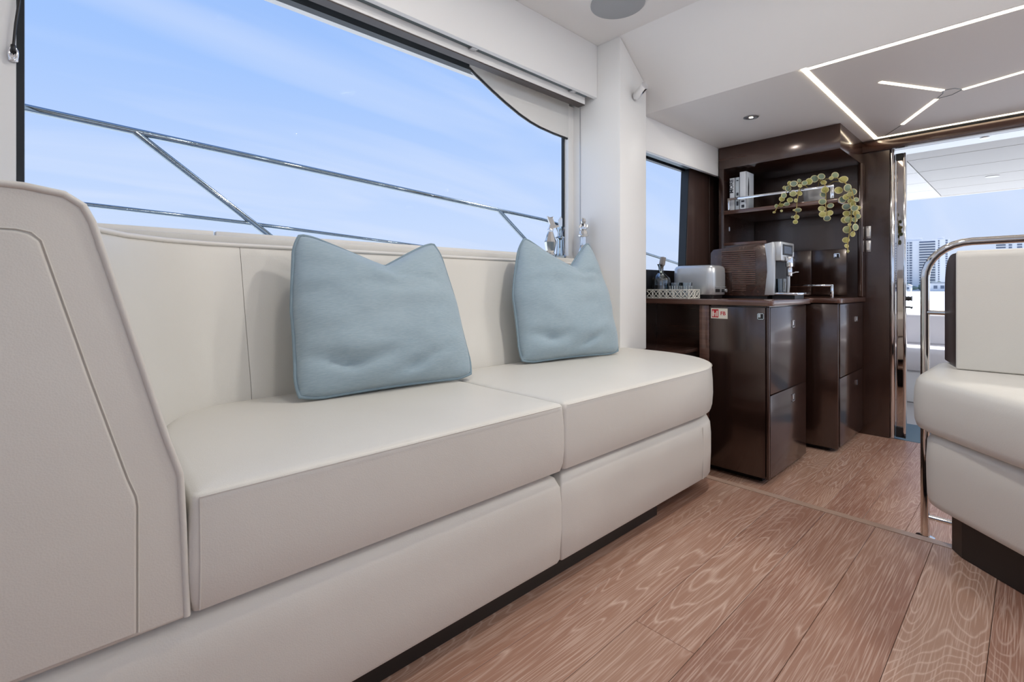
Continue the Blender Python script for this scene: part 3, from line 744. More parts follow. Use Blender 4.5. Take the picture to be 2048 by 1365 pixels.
for z0, z1, zl in ((.249, .684, .582), (ZA + .035, .243, .171)):
    d_ = world_part('drawer', B(3.412, 3.978, .782, .7975, z0, z1, .002), WOODV, cb2, 40)
    latch(d_, (3.803, .782, zl), '-y', .019)
# worktop
cpl = round_poly([(2.555, 1.5995), (2.555, .868), (3.20, .868), (3.25, .935), (3.365, .935), (3.365, .768), (3.984, .768), (3.984, 1.5995)], [0, .03, .06, .04, .03, .03, 0, 0], 5)
wt = mesh_obj('worktop', prism(NB(), cpl, .692, .720, 'z', .003, 2), WOODT, smooth=40); tag(wt, 'dark wooden worktop carrying the coffee machine and toaster', 'worktop')
# fire sign on the door
sg = thing('fire_sign', 'small cream sticker with red fire symbol and letters FB', 'sign', (2.5735, 1.135, .647))
mesh_obj('plate', B(-.0012, 0, -.044, .044, -.027, .027), CREAMS, sg)
mesh_obj('red_field', B(-.0018, -.0012, .004, .039, -.022, .022), RED, sg)
bm = NB()
box(bm, -.0024, -.0018, .028, .036, -.017, .010); box(bm, -.0024, -.0018, .0305, .0335, .010, .016); box(bm, -.0024, -.0018, .018, .022, -.017, .004)
box(bm, -.0024, -.0018, .008, .014, -.016, .014); box(bm, -.0024, -.0018, .022, .028, -.004, -.001)
mesh_obj('fire_symbol', bm, CREAMS, sg)
me = text_mesh('FB', .027, RED, .0003, .0006); mesh_part('letters', me, sg, (-.0014, -.020, .0), (PI / 2, 0, -PI / 2))
# low side cabinet between sofa and cabinets
sc_ = thing('side_cabinet', 'low black wood cabinet in the gap between sofa end and cabinets', 'cabinet', (2.4, 1.4, ZA))
world_part('body', B(2.20, 2.573, 1.262, 1.60, ZA, .435), BLACKW, sc_)
world_part('top', B(2.165, 2.573, 1.250, 1.60, .436, .4545, .002), WOODX, sc_, 40)

# ---- hutch above the worktop
hu = thing('hutch', 'dark wood shelf unit with overhanging top box above the worktop', 'hutch', (3.7, 1.15, .72))
world_part('top_box', B(3.420, 3.984, .783, 1.5135, 1.612, ZL - .001, .002), WOODY, hu, 40)
world_part('side_panel', B(3.420, 3.984, 1.476, 1.512, .7205, 1.6118, .002), WOODV, hu, 40)
world_part('jamb', B(3.911, 3.984, .770, .800, .7205, 1.6118, .008), WOODV, hu, 50)
world_part('back_panel', B(3.966, 3.984, .8005, 1.4758, .7205, 1.6118), WOODV, hu)
world_part('shelf', B(3.420, 3.9655, .795, 1.4755, 1.293, 1.320, .003), WOODT, hu, 40)
world_part('lower_panel', B(3.421, 3.440, 1.20, 1.4755, .7205, 1.075), WOODV, hu)
world_part('lower_rail', B(3.418, 3.445, 1.20, 1.4755, 1.0755, 1.095, .002), WOODT, hu, 40)
for ya, yb, yl in ((.87, 1.078, .926), (1.082, 1.26, 1.215)):
    d_ = world_part('door', B(3.952, 3.9655, ya, yb, .735, 1.050, .002), WOODV, hu, 40)
    latch(d_, (3.952, yl, 1.004), '-x', .017)
rl = NB(); box(rl, 3.409, 3.4185, .815, 1.447, 1.386, 1.402, .002); box(rl, 3.409, 3.4185, .815, .834, 1.3205, 1.39, .002); box(rl, 3.409, 3.4185, 1.432, 1.447, 1.3205, 1.39, .002)
box(rl, 3.410, 3.44, .817, .832, 1.3203, 1.328)
world_part('shelf_rail', rl, CHROME, hu, 40)
ih = world_part('inner_latch', B(3.50, 3.52, 1.470, 1.4758, 1.185, 1.215, .001), CHROME, hu)
fr = thing('fiddle_rail', 'chrome fiddle rail standing on the worktop below the plant', 'rail', (3.4, .95, .72))
bm = NB(); box(bm, 3.385, 3.40, .812, 1.10, .790, .803, .003); box(bm, 3.385, 3.40, .812, .828, .7202, .80, .003); box(bm, 3.385, 3.40, 1.085, 1.10, .7202, .80, .003)
world_part('bar', bm, CHROME, fr, 40)

# ---- books on the shelf
def book(label, x, y0, y1, h, mat_, depth=.15):
    r = thing('book', label, 'book', (x, (y0 + y1) / 2, 1.3205), 'books on the hutch shelf'); w_ = (y1 - y0) / 2
    mesh_obj('pages', B(.004, depth - .004, -w_ + .003, w_ - .003, .003, h - .004), PAPER, r)
    bm = NB(); box(bm, 0, .003, -w_, w_, 0, h, .0008); box(bm, 0, depth, -w_, -w_ + .003, 0, h, .0008); box(bm, 0, depth, w_ - .003, w_, 0, h, .0008)
    mesh_obj('cover', bm, mat_, r, 40)
    return r
bA = book('white book with the dark word MORE up its spine', 3.452, 1.414, 1.450, .226, PAPER)
me = text_mesh('MORE', .036, INK, .0003, .0008); mesh_part('title', me, bA, (-.0006, .004, .170), (PI / 2, -PI / 2, -PI / 2))
bB = book('pale grey book beside the white MORE book', 3.452, 1.382, 1.4125, .226, PAPERG)
for zz, hh in ((.20, .008), (.10, .02), (.03, .03)): mesh_obj('spine_print', B(-.0006, 0, -.008, .006, zz, zz + hh), INK, bB)
bC = book('tall white book with a dark figure on its cover', 3.448, 1.336, 1.3805, .258, PAPER, .13)
mesh_obj('cover_figure', prism(NB(), [(.03, .08), (.045, .09), (.05, .16), (.044, .21), (.038, .225), (.034, .20), (.028, .15)], -.0229, -.0222, 'y'), INK, bC)
mesh_obj('cover_print', prism(NB(), [(.04, .005), (.11, .005), (.12, .085), (.06, .095)], -.0228, -.0222, 'y'), PAPERG, bC)
for zz, hh in ((.012, .02), (.05, .012)): mesh_obj('spine_print', B(-.0006, 0, -.010, .010, zz, zz + hh), INK, bC)

# ---- trailing plant
pt = thing('trailing_plant', 'trailing plant with coin-shaped yellow green leaves in a grey pot on the shelf', 'plant', (3.55, .955, 1.3205))
mesh_obj('pot', lathe(NB(), [(0, 0), (.050, 0), (.056, .01), (.064, .085), (.066, .092), (.060, .092), (.056, .075), (0, .075)], (0, 0, 0), 28), POT, pt, 40)
LV = [(3.375, 1.021, 1.433, 0.0205), (3.387, 1.057, 1.41, 0.0205), (3.38, 1.075, 1.416, 0.0143), (3.389, 1.05, 1.442, 0.0143), (3.43, 1.006, 1.457, 0.0143), (3.368, 0.984, 1.414, 0.0143), (3.366, 1.022, 1.369, 0.0185), (3.398, 0.995, 1.372, 0.0164), (3.375, 1.089, 1.347, 0.0205), (3.374, 1.077, 1.367, 0.0185), (3.405, 1.052, 1.339, 0.0185), (3.384, 1.064, 1.312, 0.0164), (3.398, 1.101, 1.311, 0.0143), (3.384, 1.125, 1.308, 0.0123), (3.391, 1.14, 1.27, 0.0082), (3.371, 1.09, 1.271, 0.0082), (3.39, 1.002, 1.268, 0.0185), (3.4, 1.013, 1.226, 0.0164), (3.386, 1.015, 1.195, 0.0164), (3.395, 1.025, 1.271, 0.0082), (3.392, 1.034, 1.228, 0.0082), (3.368, 1.007, 1.326, 0.0123), (3.435, 0.923, 1.457, 0.0246), (3.429, 0.884, 1.464, 0.0226), (3.417, 0.948, 1.441, 0.0205), (3.406, 0.827, 1.441, 0.0123), (3.44, 0.815, 1.461, 0.0226), (3.424, 0.769, 1.426, 0.0246), (3.434, 0.874, 1.427, 0.0164), (3.4, 0.967, 1.433, 0.0164), (3.394, 0.856, 1.373, 0.0205), (3.402, 0.868, 1.346, 0.0185), (3.381, 0.866, 1.301, 0.0205), (3.397, 0.874, 1.262, 0.0205), (3.383, 0.866, 1.226, 0.0185), (3.402, 0.83, 1.276, 0.0185), (3.4, 0.833, 1.232, 0.0185), (3.369, 0.839, 1.197, 0.0185), (3.37, 0.781, 1.356, 0.0226), (3.374, 0.737, 1.365, 0.0246), (3.404, 0.718, 1.342, 0.0226), (3.382, 0.746, 1.314, 0.0205), (3.39, 0.766, 1.302, 0.0226), (3.377, 0.695, 1.291, 0.0164), (3.385, 0.728, 1.328, 0.0164), (3.38, 0.744, 1.257, 0.0226), (3.379, 0.704, 1.244, 0.0205), (3.388, 0.698, 1.214, 0.0185), (3.388, 0.691, 1.195, 0.0164), (3.401, 0.748, 1.219, 0.0205), (3.392, 0.736, 1.182, 0.0226), (3.402, 0.755, 1.183, 0.0205), (3.399, 0.708, 1.178, 0.0164), (3.405, 0.721, 1.224, 0.0164), (3.392, 0.744, 1.124, 0.0226), (3.372, 0.698, 1.132, 0.0205), (3.399, 0.717, 1.096, 0.0164), (3.404, 0.752, 1.064, 0.0185), (3.401, 0.748, 1.029, 0.0143), (3.388, 0.73, 1.151, 0.0103), (3.394, 0.689, 1.244, 0.0143), (3.373, 0.735, 0.996, 0.0082), (3.398, 0.727, 1.289, 0.0164), (3.388, 0.714, 1.27, 0.0164)]
bm = NB()
ctr = bm.verts.new((0, 0, .16)); rg = [bm.verts.new((math.cos(2 * PI * k / 14), math.sin(2 * PI * k / 14) * .92, 0)) for k in range(14)]
ctb = bm.verts.new((0, 0, .06)); rgb = [bm.verts.new((math.cos(2 * PI * k / 14) * .97, math.sin(2 * PI * k / 14) * .9, -.06)) for k in range(14)]
for k in range(14):
    bm.faces.new((ctr, rg[k], rg[(k + 1) % 14])); bm.faces.new((ctb, rgb[(k + 1) % 14], rgb[k])); bm.faces.new((rg[k], rgb[k], rgb[(k + 1) % 14], rg[(k + 1) % 14]))
lm = bpy.data.meshes.new('leaf'); bm.to_mesh(lm); bm.free(); lm.materials.append(LEAF)
random.seed(5)
pl0 = Vector(pt.location)
for x, y, z, r in LV:
    o = bpy.data.objects.new('leaf', lm); C.objects.link(o); o.parent = pt; o.location = Vector((x, y, z)) - pl0
    d = Vector((-1 + random.uniform(-.35, .35), -.55 + random.uniform(-.5, .5), random.uniform(-.35, .35))).normalized()
    o.rotation_euler = d.to_track_quat('Z', 'Y').to_euler(); o.scale = (r * random.uniform(.9, 1.1), r * random.uniform(.85, 1.1), r)
stems = [[(3.55, .97, 1.40), (3.47, 1.0, 1.45), (3.40, 1.03, 1.44), (3.385, 1.06, 1.40), (3.385, 1.085, 1.35), (3.388, 1.12, 1.30), (3.39, 1.14, 1.265)],
         [(3.55, .96, 1.40), (3.46, .99, 1.43), (3.39, .995, 1.40), (3.385, 1.005, 1.32), (3.392, 1.012, 1.25), (3.39, 1.018, 1.19)],
         [(3.55, .94, 1.40), (3.45, .90, 1.45), (3.40, .86, 1.42), (3.39, .85, 1.36), (3.39, .852, 1.28), (3.388, .846, 1.20)],
         [(3.55, .94, 1.40), (3.46, .87, 1.45), (3.42, .80, 1.44), (3.39, .745, 1.39), (3.388, .725, 1.31), (3.39, .722, 1.22), (3.39, .73, 1.12), (3.39, .74, 1.04), (3.375, .736, .985)],
         [(3.55, .93, 1.40), (3.47, .83, 1.43), (3.41, .76, 1.41), (3.38, .715, 1.34), (3.38, .702, 1.26), (3.385, .70, 1.18), (3.385, .71, 1.10)]]
for s_ in stems: mesh_obj('stem', tube(NB(), [Vector(p) - pl0 for p in s_], .0026, 6), STEM, pt, 60)

# ================================================================== ON THE WORKTOP
ZT = .7203
cm = thing('coffee_machine', 'dark coffee machine with ribbed side and silver curved front', 'coffee machine', (2.98, 1.12, ZT))
world_part('body', prism(NB(), [(1.312, .735), (.985, .735), (.985, 1.022), (1.04, 1.033), (1.295, 1.010), (1.312, .99)], 2.855, 3.10, 'x', .004, 2), WOODX, cm, 40)  # wood colour paints brown reflections into the glossy dark casing
world_part('foot_plate', B(2.87, 3.09, 1.0, 1.29, ZT, .7352), BLACK, cm)
for i in range(20):
    z = .765 + i * .0118
    world_part('vent_slat', B(2.8495, 2.8552, 1.055 + (.05 if z < .80 else 0), 1.245 - (.06 if z < .86 else 0), z, z + .0062, .0012, 1), WOODT, cm)  # slats coloured lighter brown, part of the painted reflection
sil = [(1.006, .742), (1.0, .80), (.993, .87), (.995, .94), (1.006, 1.024), (.962, 1.034), (.957, .99), (.957, .95), (.957, .87), (.958, .80), (.962, .742)]
world_part('side_trim', prism(NB(), sil, 2.846, 2.872, 'x', .002, 2), SILVER, cm, 40)
world_part('side_trim', prism(NB(), sil, 3.083, 3.108, 'x', .002, 2), SILVER, cm, 40)
world_part('front_head', B(2.873, 3.082, .930, .984, .930, 1.036, .006), SILVER, cm, 40)
ds = world_part('display', B(2.895, 3.05, .9285, .9305, .962, 1.022), BLACK, cm)
world_part('display_screen', B(2.912, 3.03, .9275, .9287, .972, 1.012), plain('screen_blue_grey', (.16, .20, .27), .1), cm)
world_part('recess_wall', B(2.873, 3.082, .968, .984, .742, .929), BLACK, cm)
world_part('water_glass', lathe(NB(), [(0, 0), (.022, 0), (.026, .075), (.024, .075), (.02, .004), (0, .004)], (2.915, .945, .7565), 20), TGLASS, cm, 40)
sp_ = NB(); box(sp_, 2.93, 3.0, .900, .9295, .895, .955, .006); box(sp_, 2.945, 2.985, .905, .928, .845, .895, .005)
world_part('spout', sp_, CHROME, cm, 40)
world_part('steam_lever', tube(NB(), [(2.96, .903, .862), (2.96, .885, .868), (2.96, .872, .868)], .0035, 8), CHROME, cm, 50)
world_part('spout_knob', tube(NB(), [(2.96, .902, .955), (2.96, .900, .965), (2.96, .898, .978)], .0035, 8), CHROME, cm, 50)
world_part('drip_tray', B(2.865, 3.09, .848, 1.0, .742, .7555, .004), CHROME, cm, 40)
world_part('tray_foot', B(2.90, 3.05, .872, .985, ZT, .742), BLACK, cm)
cm.location = (3.0745, 1.1555, ZT); cm.scale = (1.0315, 1.0315, 1.02)
# toaster
to = thing('toaster', 'pale silver toaster with rounded ends on the worktop', 'toaster', (2.84, 1.37, ZT))
tpl = round_poly([(2.745, 1.498), (2.745, 1.246), (2.930, 1.246), (2.930, 1.498)], .045, 6)
world_part('body', padded(NB(), tpl, [(.004, .741), (.0, .745), (-.002, .80), (-.002, .86), (.0, .895), (.006, .907), (.02, .914), (.05, .917)], .03), SILVER, to, 50)
world_part('base', padded(NB(), tpl, [(.014, ZT), (.010, .7405)], .05), BLACK, to, 50)
for x in (2.795, 2.875): world_part('bread_slot', B(x - .014, x + .014, 1.29, 1.45, .9165, .9178), BLACK, to)
for x in (2.800, 2.880):
    world_part('button_panel', B(x - .025, x + .025, 1.2415, 1.2455, .758, .776, .001), BLACK, to)
    world_part('control_line', B(x - .028, x + .028, 1.2420, 1.2455, .786, .789), GREY, to)
dl = NB(); lathe(dl, [(0, 0), (.011, 0), (.010, .010), (0, .011)], (0, 0, 0), 16); bmesh.ops.transform(dl, matrix=Matrix.Translation((2.897, 1.2435, .767)) @ Matrix.Rotation(PI / 2, 4, 'X'), verts=dl.verts[:])
world_part('control_dial', dl, SILVER, to, 40)
# lattice tray
tr = thing('lattice_tray', 'white lattice-sided tray holding decanter and glasses', 'tray', (2.69, 1.46, ZT))
world_part('tray_floor', B(2.605, 2.735, 1.322, 1.592, ZT, ZT + .004), LATTICE, tr)
def lat(a, b, n, zlo, zhi):
    bm = NB(); a = Vector(a); b = Vector(b); r = .0019
    for z in (zlo, zhi): tube(bm, [(a.x, a.y, z), (b.x, b.y, z)], r * 1.2, 6)
    for i in range(n + 1):
        p = a.lerp(b, i / n); tube(bm, [(p.x, p.y, zlo), (p.x, p.y, zhi)], r, 6)
        if i < n:
            q = a.lerp(b, (i + 1) / n); m_ = (p + q) / 2; zm = (zlo + zhi) / 2
            tube(bm, [(p.x, p.y, zlo), (q.x, q.y, zhi)], r, 6); tube(bm, [(p.x, p.y, zhi), (q.x, q.y, zlo)], r, 6)
            w_ = (q - p) / 2
            tube(bm, [tuple(Vector((m_.x, m_.y, zm)) + Vector((w_.x, w_.y, 0)) * (.85 * math.cos(t)) + Vector((0, 0, 1)) * ((zhi - zlo) / 2 * .85 * math.sin(t))) for t in [2 * PI * k / 12 for k in range(12)]], r * .9, 5, True)
    return bm
for a, b, n in (((2.604, 1.322), (2.604, 1.592), 6), ((2.736, 1.322), (2.736, 1.592), 6), ((2.604, 1.321), (2.736, 1.321), 2), ((2.604, 1.593), (2.736, 1.593), 2)):
    world_part('lattice_side', lat(a, b, n, ZT + .003, ZT + .052), LATTICE, tr, 60)
de = thing('decanter', 'glass decanter with dark drink and leaning grey stopper, half hidden by the pillar', 'decanter', (2.672, 1.532, ZT + .0045))
mesh_obj('glass_body', lathe(NB(), [(0, 0), (.053, 0), (.056, .01), (.056, .100), (.053, .116), (.034, .132), (.017, .146), (.014, .165), (.016, .185), (.024, .200), (.022, .200), (.013, .185), (.012, .165), (.014, .148), (.031, .129), (.050, .114), (.053, .098), (.053, .012), (0, .008)], (0, 0, 0), 28), TGLASS, de, 40)
mesh_obj('drink', lathe(NB(), [(0, .010), (.0522, .010), (.0522, .074), (0, .074)], (0, 0, 0), 28), DRINK, de, 40)
st = NB(); lathe(st, [(0, 0), (.008, 0), (.011, .03), (.018, .04), (.017, .085), (0, .088)], (0, 0, 0), 8)
bmesh.ops.transform(st, matrix=Matrix.Translation((0, 0, .158)) @ Matrix.Rotation(.18, 4, 'X'), verts=st.verts[:]); mesh_obj('stopper', st, CORK, de)
for lab, x, y in (('ribbed tumbler glass next to the decanter on the tray', 2.655, 1.432), ('ribbed tumbler glass at the toaster end of the tray', 2.672, 1.368)):
    g_ = thing('tumbler', lab, 'glass', (x, y, ZT + .0045), 'tumblers on the lattice tray')
    bm = NB(); seg = 28
    prof = [(0, 0), (.027, 0), (.030, .006), (.033, .088), (.031, .088), (.028, .010), (0, .008)]
    lathe(bm, prof, (0, 0, 0), seg)
    for v in bm.verts:
        if .007 < v.co.z < .08 and v.co.xy.length > .0295:
            pass
    mesh_obj('bowl', bm, TGLASS, g_, 40)
    for q in range(14):
        a = 2 * PI * q / 14; mesh_obj('rib', tube(NB(), [(.0296 * math.cos(a), .0296 * math.sin(a), .010), (.0316 * math.cos(a), .0316 * math.sin(a), .07)], .0015, 5), RIBG, g_)

# ================================================================== CEILING AND WALL FITTINGS
def strip(label, pts, r=.012):
    bm = NB()
    for a, b in zip(pts, pts[1:]):
        a = Vector(a); b = Vector(b); t = (b - a).normalized(); n_ = Vector((-t.y, t.x)) * r; a = a - t * r * (1 if len(pts) > 2 else 0); b = b + t * r * (1 if len(pts) > 2 else 0)
        prism(bm, [tuple(a + n_), tuple(a - n_), tuple(b - n_), tuple(b + n_)], ZL - .005, ZL - .0022, 'z')
    o = mesh_obj('light_strip', bm, STRIP); return tag(o, label, 'light', 'light strips in the aft ceiling')
strip('long warm light strip framing the aft ceiling panel', [(2.468, -2.1), (2.468, .703), (3.934, .703), (3.934, -2.1)], .0095)
strip('short light strip of the star nearest the sofa', [(2.873, .497), (3.222, .305)], .0085)
strip('short light strip of the star pointing at the hutch', [(3.346, .342), (3.714, .534)], .0085)
strip('light strip of the star running across the ceiling', [(3.278, .235), (3.06, -.42)], .0085)
dl = thing('downlight', 'small recessed downlight in the lower ceiling above the worktop', 'light', (2.929, 1.108, ZL))
mesh_obj('bezel', lathe(NB(), [(.026, -.0005), (.040, -.0005), (.040, -.004), (.034, -.006), (.028, -.004)], (0, 0, 0), 28), BRUSH, dl, 40)
mesh_obj('reflector', lathe(NB(), [(0, -.0008), (.028, -.0008), (.028, -.002), (0, -.002)], (0, 0, 0), 24), plain('lamp_reflector', (.25, .18, .10), .3, .5), dl)
mesh_obj('lens', lathe(NB(), [(0, -.0021), (.012, -.0021), (.011, -.0045), (0, -.005)], (0, 0, 0), 16), LENS, dl, 60)
def spot(parent, power, r, z, blend=1.0, col=LAMP_COL):
    ld = bpy.data.lights.new('lamp', 'AREA'); ld.shape = 'DISK'; ld.size = r * 2; ld.energy = power; ld.color = col
    o = bpy.data.objects.new('lamp', ld); C.objects.link(o); o.parent = parent; o.location = (0, 0, z)
    return o
spot(dl, 1.6, .012, -.007)
FILL_LAMPS = []  # unseen downlights added out of view as fill light for the saloon
for i, x in enumerate((-1.9, -.7, .6)):
    for j, y in enumerate((-1.4, -.2, .95)):
        FILL_LAMPS.append((x, y, ZC, '%s added unseen downlight in the raised ceiling, %s' % (('foremost', 'middle', 'aft')[i], ('opposite the sofa', 'along the centreline', 'over the sofa')[j]), (.2, .3, .9)[i] * (1.0, .55, 1.1)[j]))
FILL_LAMPS += [(1.40, .50, ZC, 'added unseen downlight in the raised ceiling close to the speaker', 2.9), (1.45, -.60, ZC, 'added unseen downlight in the raised ceiling nearest the dinette settee', 1.6),
          (2.85, -.50, ZL, 'added unseen downlight in the lower ceiling inside the light frame', 3.9), (3.50, -.90, ZL, 'added unseen downlight in the lower ceiling near the sliding door', 3.6), (3.15, -1.6, ZL, 'added unseen downlight in the lower ceiling by the far side windows', 2.8)]
for x, y, zc, lab, kk in FILL_LAMPS:
    if zc is not None:
        if zc == ZL: zc = ZL - .002
        d_ = thing('downlight', lab, 'light', (x, y, zc), 'added unseen fill downlights')
        mesh_obj('bezel', lathe(NB(), [(.062, -.0005), (.078, -.0005), (.078, -.004), (.07, -.006), (.062, -.004)], (0, 0, 0), 28), BRUSH, d_, 40)
        mesh_obj('lens', lathe(NB(), [(0, -.0008), (.0615, -.0008), (.0615, -.002), (0, -.002)], (0, 0, 0), 24), FILL_LENS, d_)
        spot(d_, FILL_W * kk, .06, -.008)
sk = thing('ceiling_speaker', 'round grey loudspeaker set into the raised ceiling', 'speaker', (1.832, 1.262, ZC))
mesh_obj('grille', lathe(NB(), [(.112, -.0005), (.112, -.004), (.10, -.006), (.05, -.0062)], (0, 0, 0), 40), GREY, sk, 40)
mesh_obj('rim', lathe(NB(), [(.1125, -.0004), (.119, -.0004), (.119, -.005), (.1125, -.006)], (0, 0, 0), 40), GREY, sk, 40)
rd = thing('reading_light', 'small chrome cylinder reading light on the white pillar', 'light', (2.199, 1.4135, 1.768))
mesh_obj('mount', lathe(NB(), [(0, 0), (.013, 0), (.013, .008), (0, .008)], (0, 0, 0), 20), CHROME, rd, 40).rotation_euler = (PI / 2, 0, 0)
dirv = (Vector((2.176, 1.335, 1.797)) - Vector((2.199, 1.405, 1.768))).normalized()
bm = NB(); lathe(bm, [(0, 0), (.019, 0), (.0205, .003), (.0205, .070), (.021, .074), (.021, .080), (.018, .082), (0, .080)], (0, 0, 0), 28)
bmesh.ops.transform(bm, matrix=Matrix.Translation((0, -.006, 0)) @ dirv.to_track_quat('Z', 'Y').to_matrix().to_4x4() @ Matrix.Translation((0, 0, .004)), verts=bm.verts[:])
mesh_obj('barrel', bm, CHROME, rd, 40)
cd = thing('blind_cord_hook', 'black blind cord tied to a chrome eye at the window edge', 'cord hook', (-.066, 1.69, 1.36))
mesh_obj('cord', tube(NB(), [(.0, -.002, .0), (.004, -.002, .06), (.012, -.002, .135), (.014, -.001, .40)], .0028, 8), BLACK, cd, 60)
mesh_obj('cord_knot', lathe(NB(), [(0, -.012), (.005, -.006), (.005, .008), (0, .012)], (0, -.002, 0), 10), BLACK, cd, 60)
mesh_obj('eye', tube(NB(), [(.0 + .007 * math.cos(t), .0, -.012 + .017 * math.sin(t)) for t in [2 * PI * q / 20 for q in range(20)]], .0028, 8, True), CHROME, cd, 60)
mesh_obj('eye_plate', B(-.009, .009, .004, .0098, -.03, .002, .004), CHROME, cd, 40)

# ================================================================== SETTEE ON THE OTHER SIDE
se = thing('dinette_settee', 'cream leather settee with dark shell back beside the handrail', 'settee', (2.05, -.6, 0))
seat_o = round_poly([(2.471, 0.251), (2.007, 0.265), (1.714, 0.009), (1.440, -0.260), (1.440, -1.765), (2.471, -1.765)], [.02, .08, .1, .15, .02, .02], 6)
world_part('seat_cushion', padded(NB(), seat_o, [(0.012, 0.3359), (0.002, 0.3406), (-0.004, 0.3619), (-0.006, 0.4084), (-0.004, 0.4548), (0.001, 0.4809), (0.010, 0.4957), (0.030, 0.5032), (0.080, 0.5069)], .05), LEATHER, se, 50)
base_o = round_poly([(2.192, 0.200), (1.988, 0.238), (1.730, -0.005), (1.468, -0.260), (1.468, -1.765), (2.192, -1.765)], [.02, .065, .1, .15, .02, .02], 6)
world_part('base_panel', padded(NB(), base_o, [(0.012, 0.1130), (0.004, 0.1167), (0.000, 0.1343), (-0.002, 0.1854), (-0.003, 0.2412), (0.000, 0.3062), (0.012, 0.3266), (0.040, 0.3355)], .05), LEATHER, se, 50)
world_part('plinth', prism(NB(), [(1.960, .165), (1.915, .140), (1.797, .012), (1.60, -.20), (1.60, -1.75), (1.960, -1.75)], .0015, 0.1134, 'z'), BLACKW, se)
world_part('plinth_foot', B(2.02, 2.18, -1.75, .10, ZA, 0.1134), BLACKW, se)
world_part('backrest', prism(NB(), [(2.216, 0.5083), (2.257, 0.5083), (2.257, 0.9026), (2.244, 0.9082), (2.222, 0.9026), (2.216, 0.8868)], -1.76, 0.177, 'y', .006, 3), LEATHER, se, 50)
sh_ = prism(NB(), round_poly([(2.259, 0.5083), (2.471, 0.5083), (2.471, 0.9026), (2.259, 0.9026)], [0, 0, .14, .01], 8), -1.76, .223, 'y', .004, 2)
for v in sh_.verts:
    if v.co.y > 0: v.co.y += .006 - (2.471 - v.co.x) * .235
world_part('back_shell', sh_, DSHELL, se, 45)
hr = thing('handrail', 'polished steel grab rail curving over the settee back', 'rail', (2.5, .289, ZA))
pts = [(2.50, .289, ZA + .001), (2.50, .289, .3), (2.50, .289, .82)]
for q in range(1, 9):
    a = PI / 2 * q / 8; pts.append((2.50, .289 - .135 * (1 - math.cos(a)), .82 + .135 * math.sin(a)))
pts += [(2.50, -.2, .957), (2.50, -1.2, .957), (2.50, -1.25, .94), (2.50, -1.26, .905)]
world_part('tube', tube(NB(), pts, .0145, 16), HSTEEL, hr, 60)
world_part('cross_bar', tube(NB(), [(2.50, .289, .686), (2.487, .26, .686), (2.462, .205, .686)], .0085, 12), HSTEEL, hr, 60)
world_part('foot_bar', tube(NB(), [(2.50, .289, -.115), (2.50, .10, -.115)], .010, 12), HSTEEL, hr, 60)
world_part('floor_flange', lathe(NB(), [(0, 0), (.03, 0), (.03, .006), (.016, .010), (0, .010)], (2.5, .289, ZA), 24), HSTEEL, hr, 40)

# ================================================================== OUTSIDE
cs_ = thing('cockpit_sofa', 'pale lilac grey cockpit sofa outside the sliding door', 'sofa', (5.9, 0, -.25))
world_part('base', B(5.64, 6.3, -1.7, 1.5, -.25, .045, .02), GEL, cs_, 40)
world_part('seat_cushion', padded(NB(), round_poly([(5.60, -1.7), (6.12, -1.7), (6.12, 1.45), (5.60, 1.45)], .05), [(.01, .046), (0, .06), (-.004, .13), (0, .20), (.02, .235), (.06, .245)], .1), CSOFA, cs_, 50)
world_part('backrest', prism(NB(), round_poly([(6.10, .2455), (6.32, .2455), (6.34, .53), (6.18, .53)], [.01, .01, .05, .05], 5), -1.7, 1.45, 'y', .01, 2), CSOFA, cs_, 45)
world_part('armrest', prism(NB(), round_poly([(5.72, .2455), (6.2, .2455), (6.2, .53), (5.95, .53), (5.76, .40)], .04, 4), 1.30, 1.46, 'y', .02, 2), CSOFA, cs_, 45)
# side rail
RY = 2.2
sr = thing('side_rail', 'polished deck guard rail slanting past the windows', 'rail', (1, RY, .62))
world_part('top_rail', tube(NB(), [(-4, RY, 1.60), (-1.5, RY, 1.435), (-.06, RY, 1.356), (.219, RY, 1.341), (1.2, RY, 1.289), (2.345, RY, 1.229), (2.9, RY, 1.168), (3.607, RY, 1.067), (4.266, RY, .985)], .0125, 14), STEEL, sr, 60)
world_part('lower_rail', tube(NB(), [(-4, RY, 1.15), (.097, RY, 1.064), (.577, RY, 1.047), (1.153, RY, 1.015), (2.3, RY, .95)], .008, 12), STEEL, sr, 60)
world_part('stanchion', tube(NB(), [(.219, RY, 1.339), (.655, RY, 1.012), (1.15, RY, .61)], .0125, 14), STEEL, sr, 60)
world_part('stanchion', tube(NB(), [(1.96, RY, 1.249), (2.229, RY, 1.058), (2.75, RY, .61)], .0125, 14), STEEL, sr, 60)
world_part('stanchion', tube(NB(), [(-1.5, RY, 1.433), (-.5, RY, .61)], .0125, 14), STEEL, sr, 60)
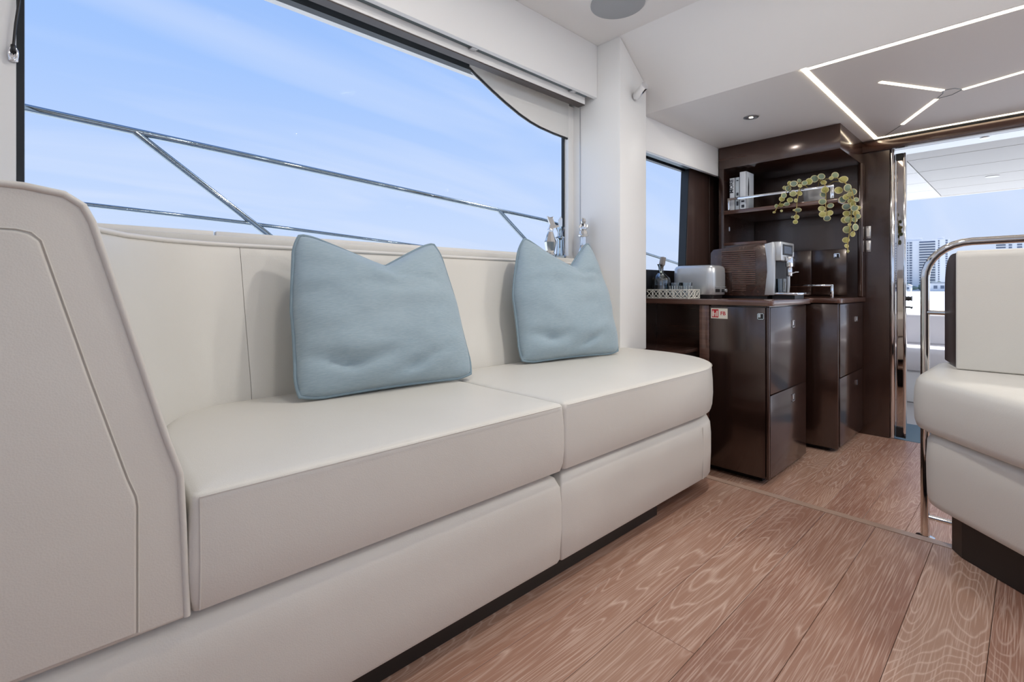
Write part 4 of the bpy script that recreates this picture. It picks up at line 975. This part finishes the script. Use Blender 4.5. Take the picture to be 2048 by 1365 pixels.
# towers on the far shore
def tower(label, loc, yaw, w_, d_, h, floors, cols, bands):
    t_ = thing('tower_block', label, 'building', loc, 'towers on the far shore', rz=yaw)
    mesh_obj('wall', B(0, d_, -w_ / 2, w_ / 2, 0, h), BWHITE, t_)
    fh = h / (floors + 1)
    for (a, b) in cols:
        bm = NB()
        for k in range(floors): box(bm, -.25, .3, a, b, fh * (k + .9), fh * (k + 1.55))
        mesh_obj('window_column', bm, BWIN, t_)
    for (a, b) in bands:
        for k in range(floors):
            mesh_obj('balcony', B(-1.6, 0, a, b, fh * (k + .75), fh * (k + .98)), BWHITE, t_)
            mesh_obj('balcony_opening', B(-.2, .3, a + .3, b - .3, fh * (k + 1.0), fh * (k + 1.62)), BWIN, t_)
    mesh_obj('roof_house', B(3, d_ - 3, -w_ / 5, w_ / 5, h, h + 2.5), BWHITE, t_)
    return t_
ang1 = math.atan2(66, 542)
tower('white residential tower with dark balcony bands seen beside the door', (538, 70, -1.6), ang1, 30, 18, 43.0, 19, [(10.5, 13.5), (3.3, 5.2), (.8, 2.6)], [(-14.5, -3.6)])
tower('pale residential tower seen above the settee', (598, 8, -1.6), .02, 30, 20, 45.5, 20, [(-2, 1), (4, 6), (-8, -5)], [(7.5, 14)])
tower('slim pale tower behind the handrail bend', (640, 62, -1.6), .1, 13, 12, 51, 22, [(-5, -3.4), (1, 2.2)], [])
sh = NB()
random.seed(3)
for i in range(46):
    y = 150 - i * 5.2; h = random.uniform(1.5, 4.5)
    c = Vector((518 + random.uniform(-3, 3), y, h * .6))
    tmp = bmesh.new(); bmesh.ops.create_icosphere(tmp, subdivisions=2, radius=1)
    for v in tmp.verts: v.co = Vector((v.co.x * 3.5, v.co.y * random.uniform(2.6, 3.6), v.co.z * h * random.uniform(.85, 1.15))) + c
    merge(sh, tmp)
o = mesh_obj('shore_trees', sh, TREE); tag(o, 'low grey green trees along the far shore', 'trees', kind='stuff')
for lab, y, w_, h in (('long low marina building on the far waterline', 92, 52, 4.5), ('small white boathouse on the far waterline', 48, 14, 6.0), ('low white quay building below the far towers', 20, 30, 3.8)):
    m_ = thing('marina_building', lab, 'building', (495, y, -1.6), 'waterfront buildings')
    mesh_obj('wall', B(0, 8, -w_ / 2, w_ / 2, 0, h), BWHITE, m_)
    mesh_obj('roof', prism(NB(), [(-w_ / 2 - .5, h), (w_ / 2 + .5, h), (w_ / 2 - 2, h + 1.2), (-w_ / 2 + 2, h + 1.2)], -.4, 8.4, 'x'), plain('roof_grey', (.42, .44, .48), .6), m_)
    n = int(w_ / 4)
    for q in range(n): mesh_obj('window', B(-.15, .1, -w_ / 2 + 1 + q * 4, -w_ / 2 + 3.2 + q * 4, h * .35, h * .75), BWIN, m_)
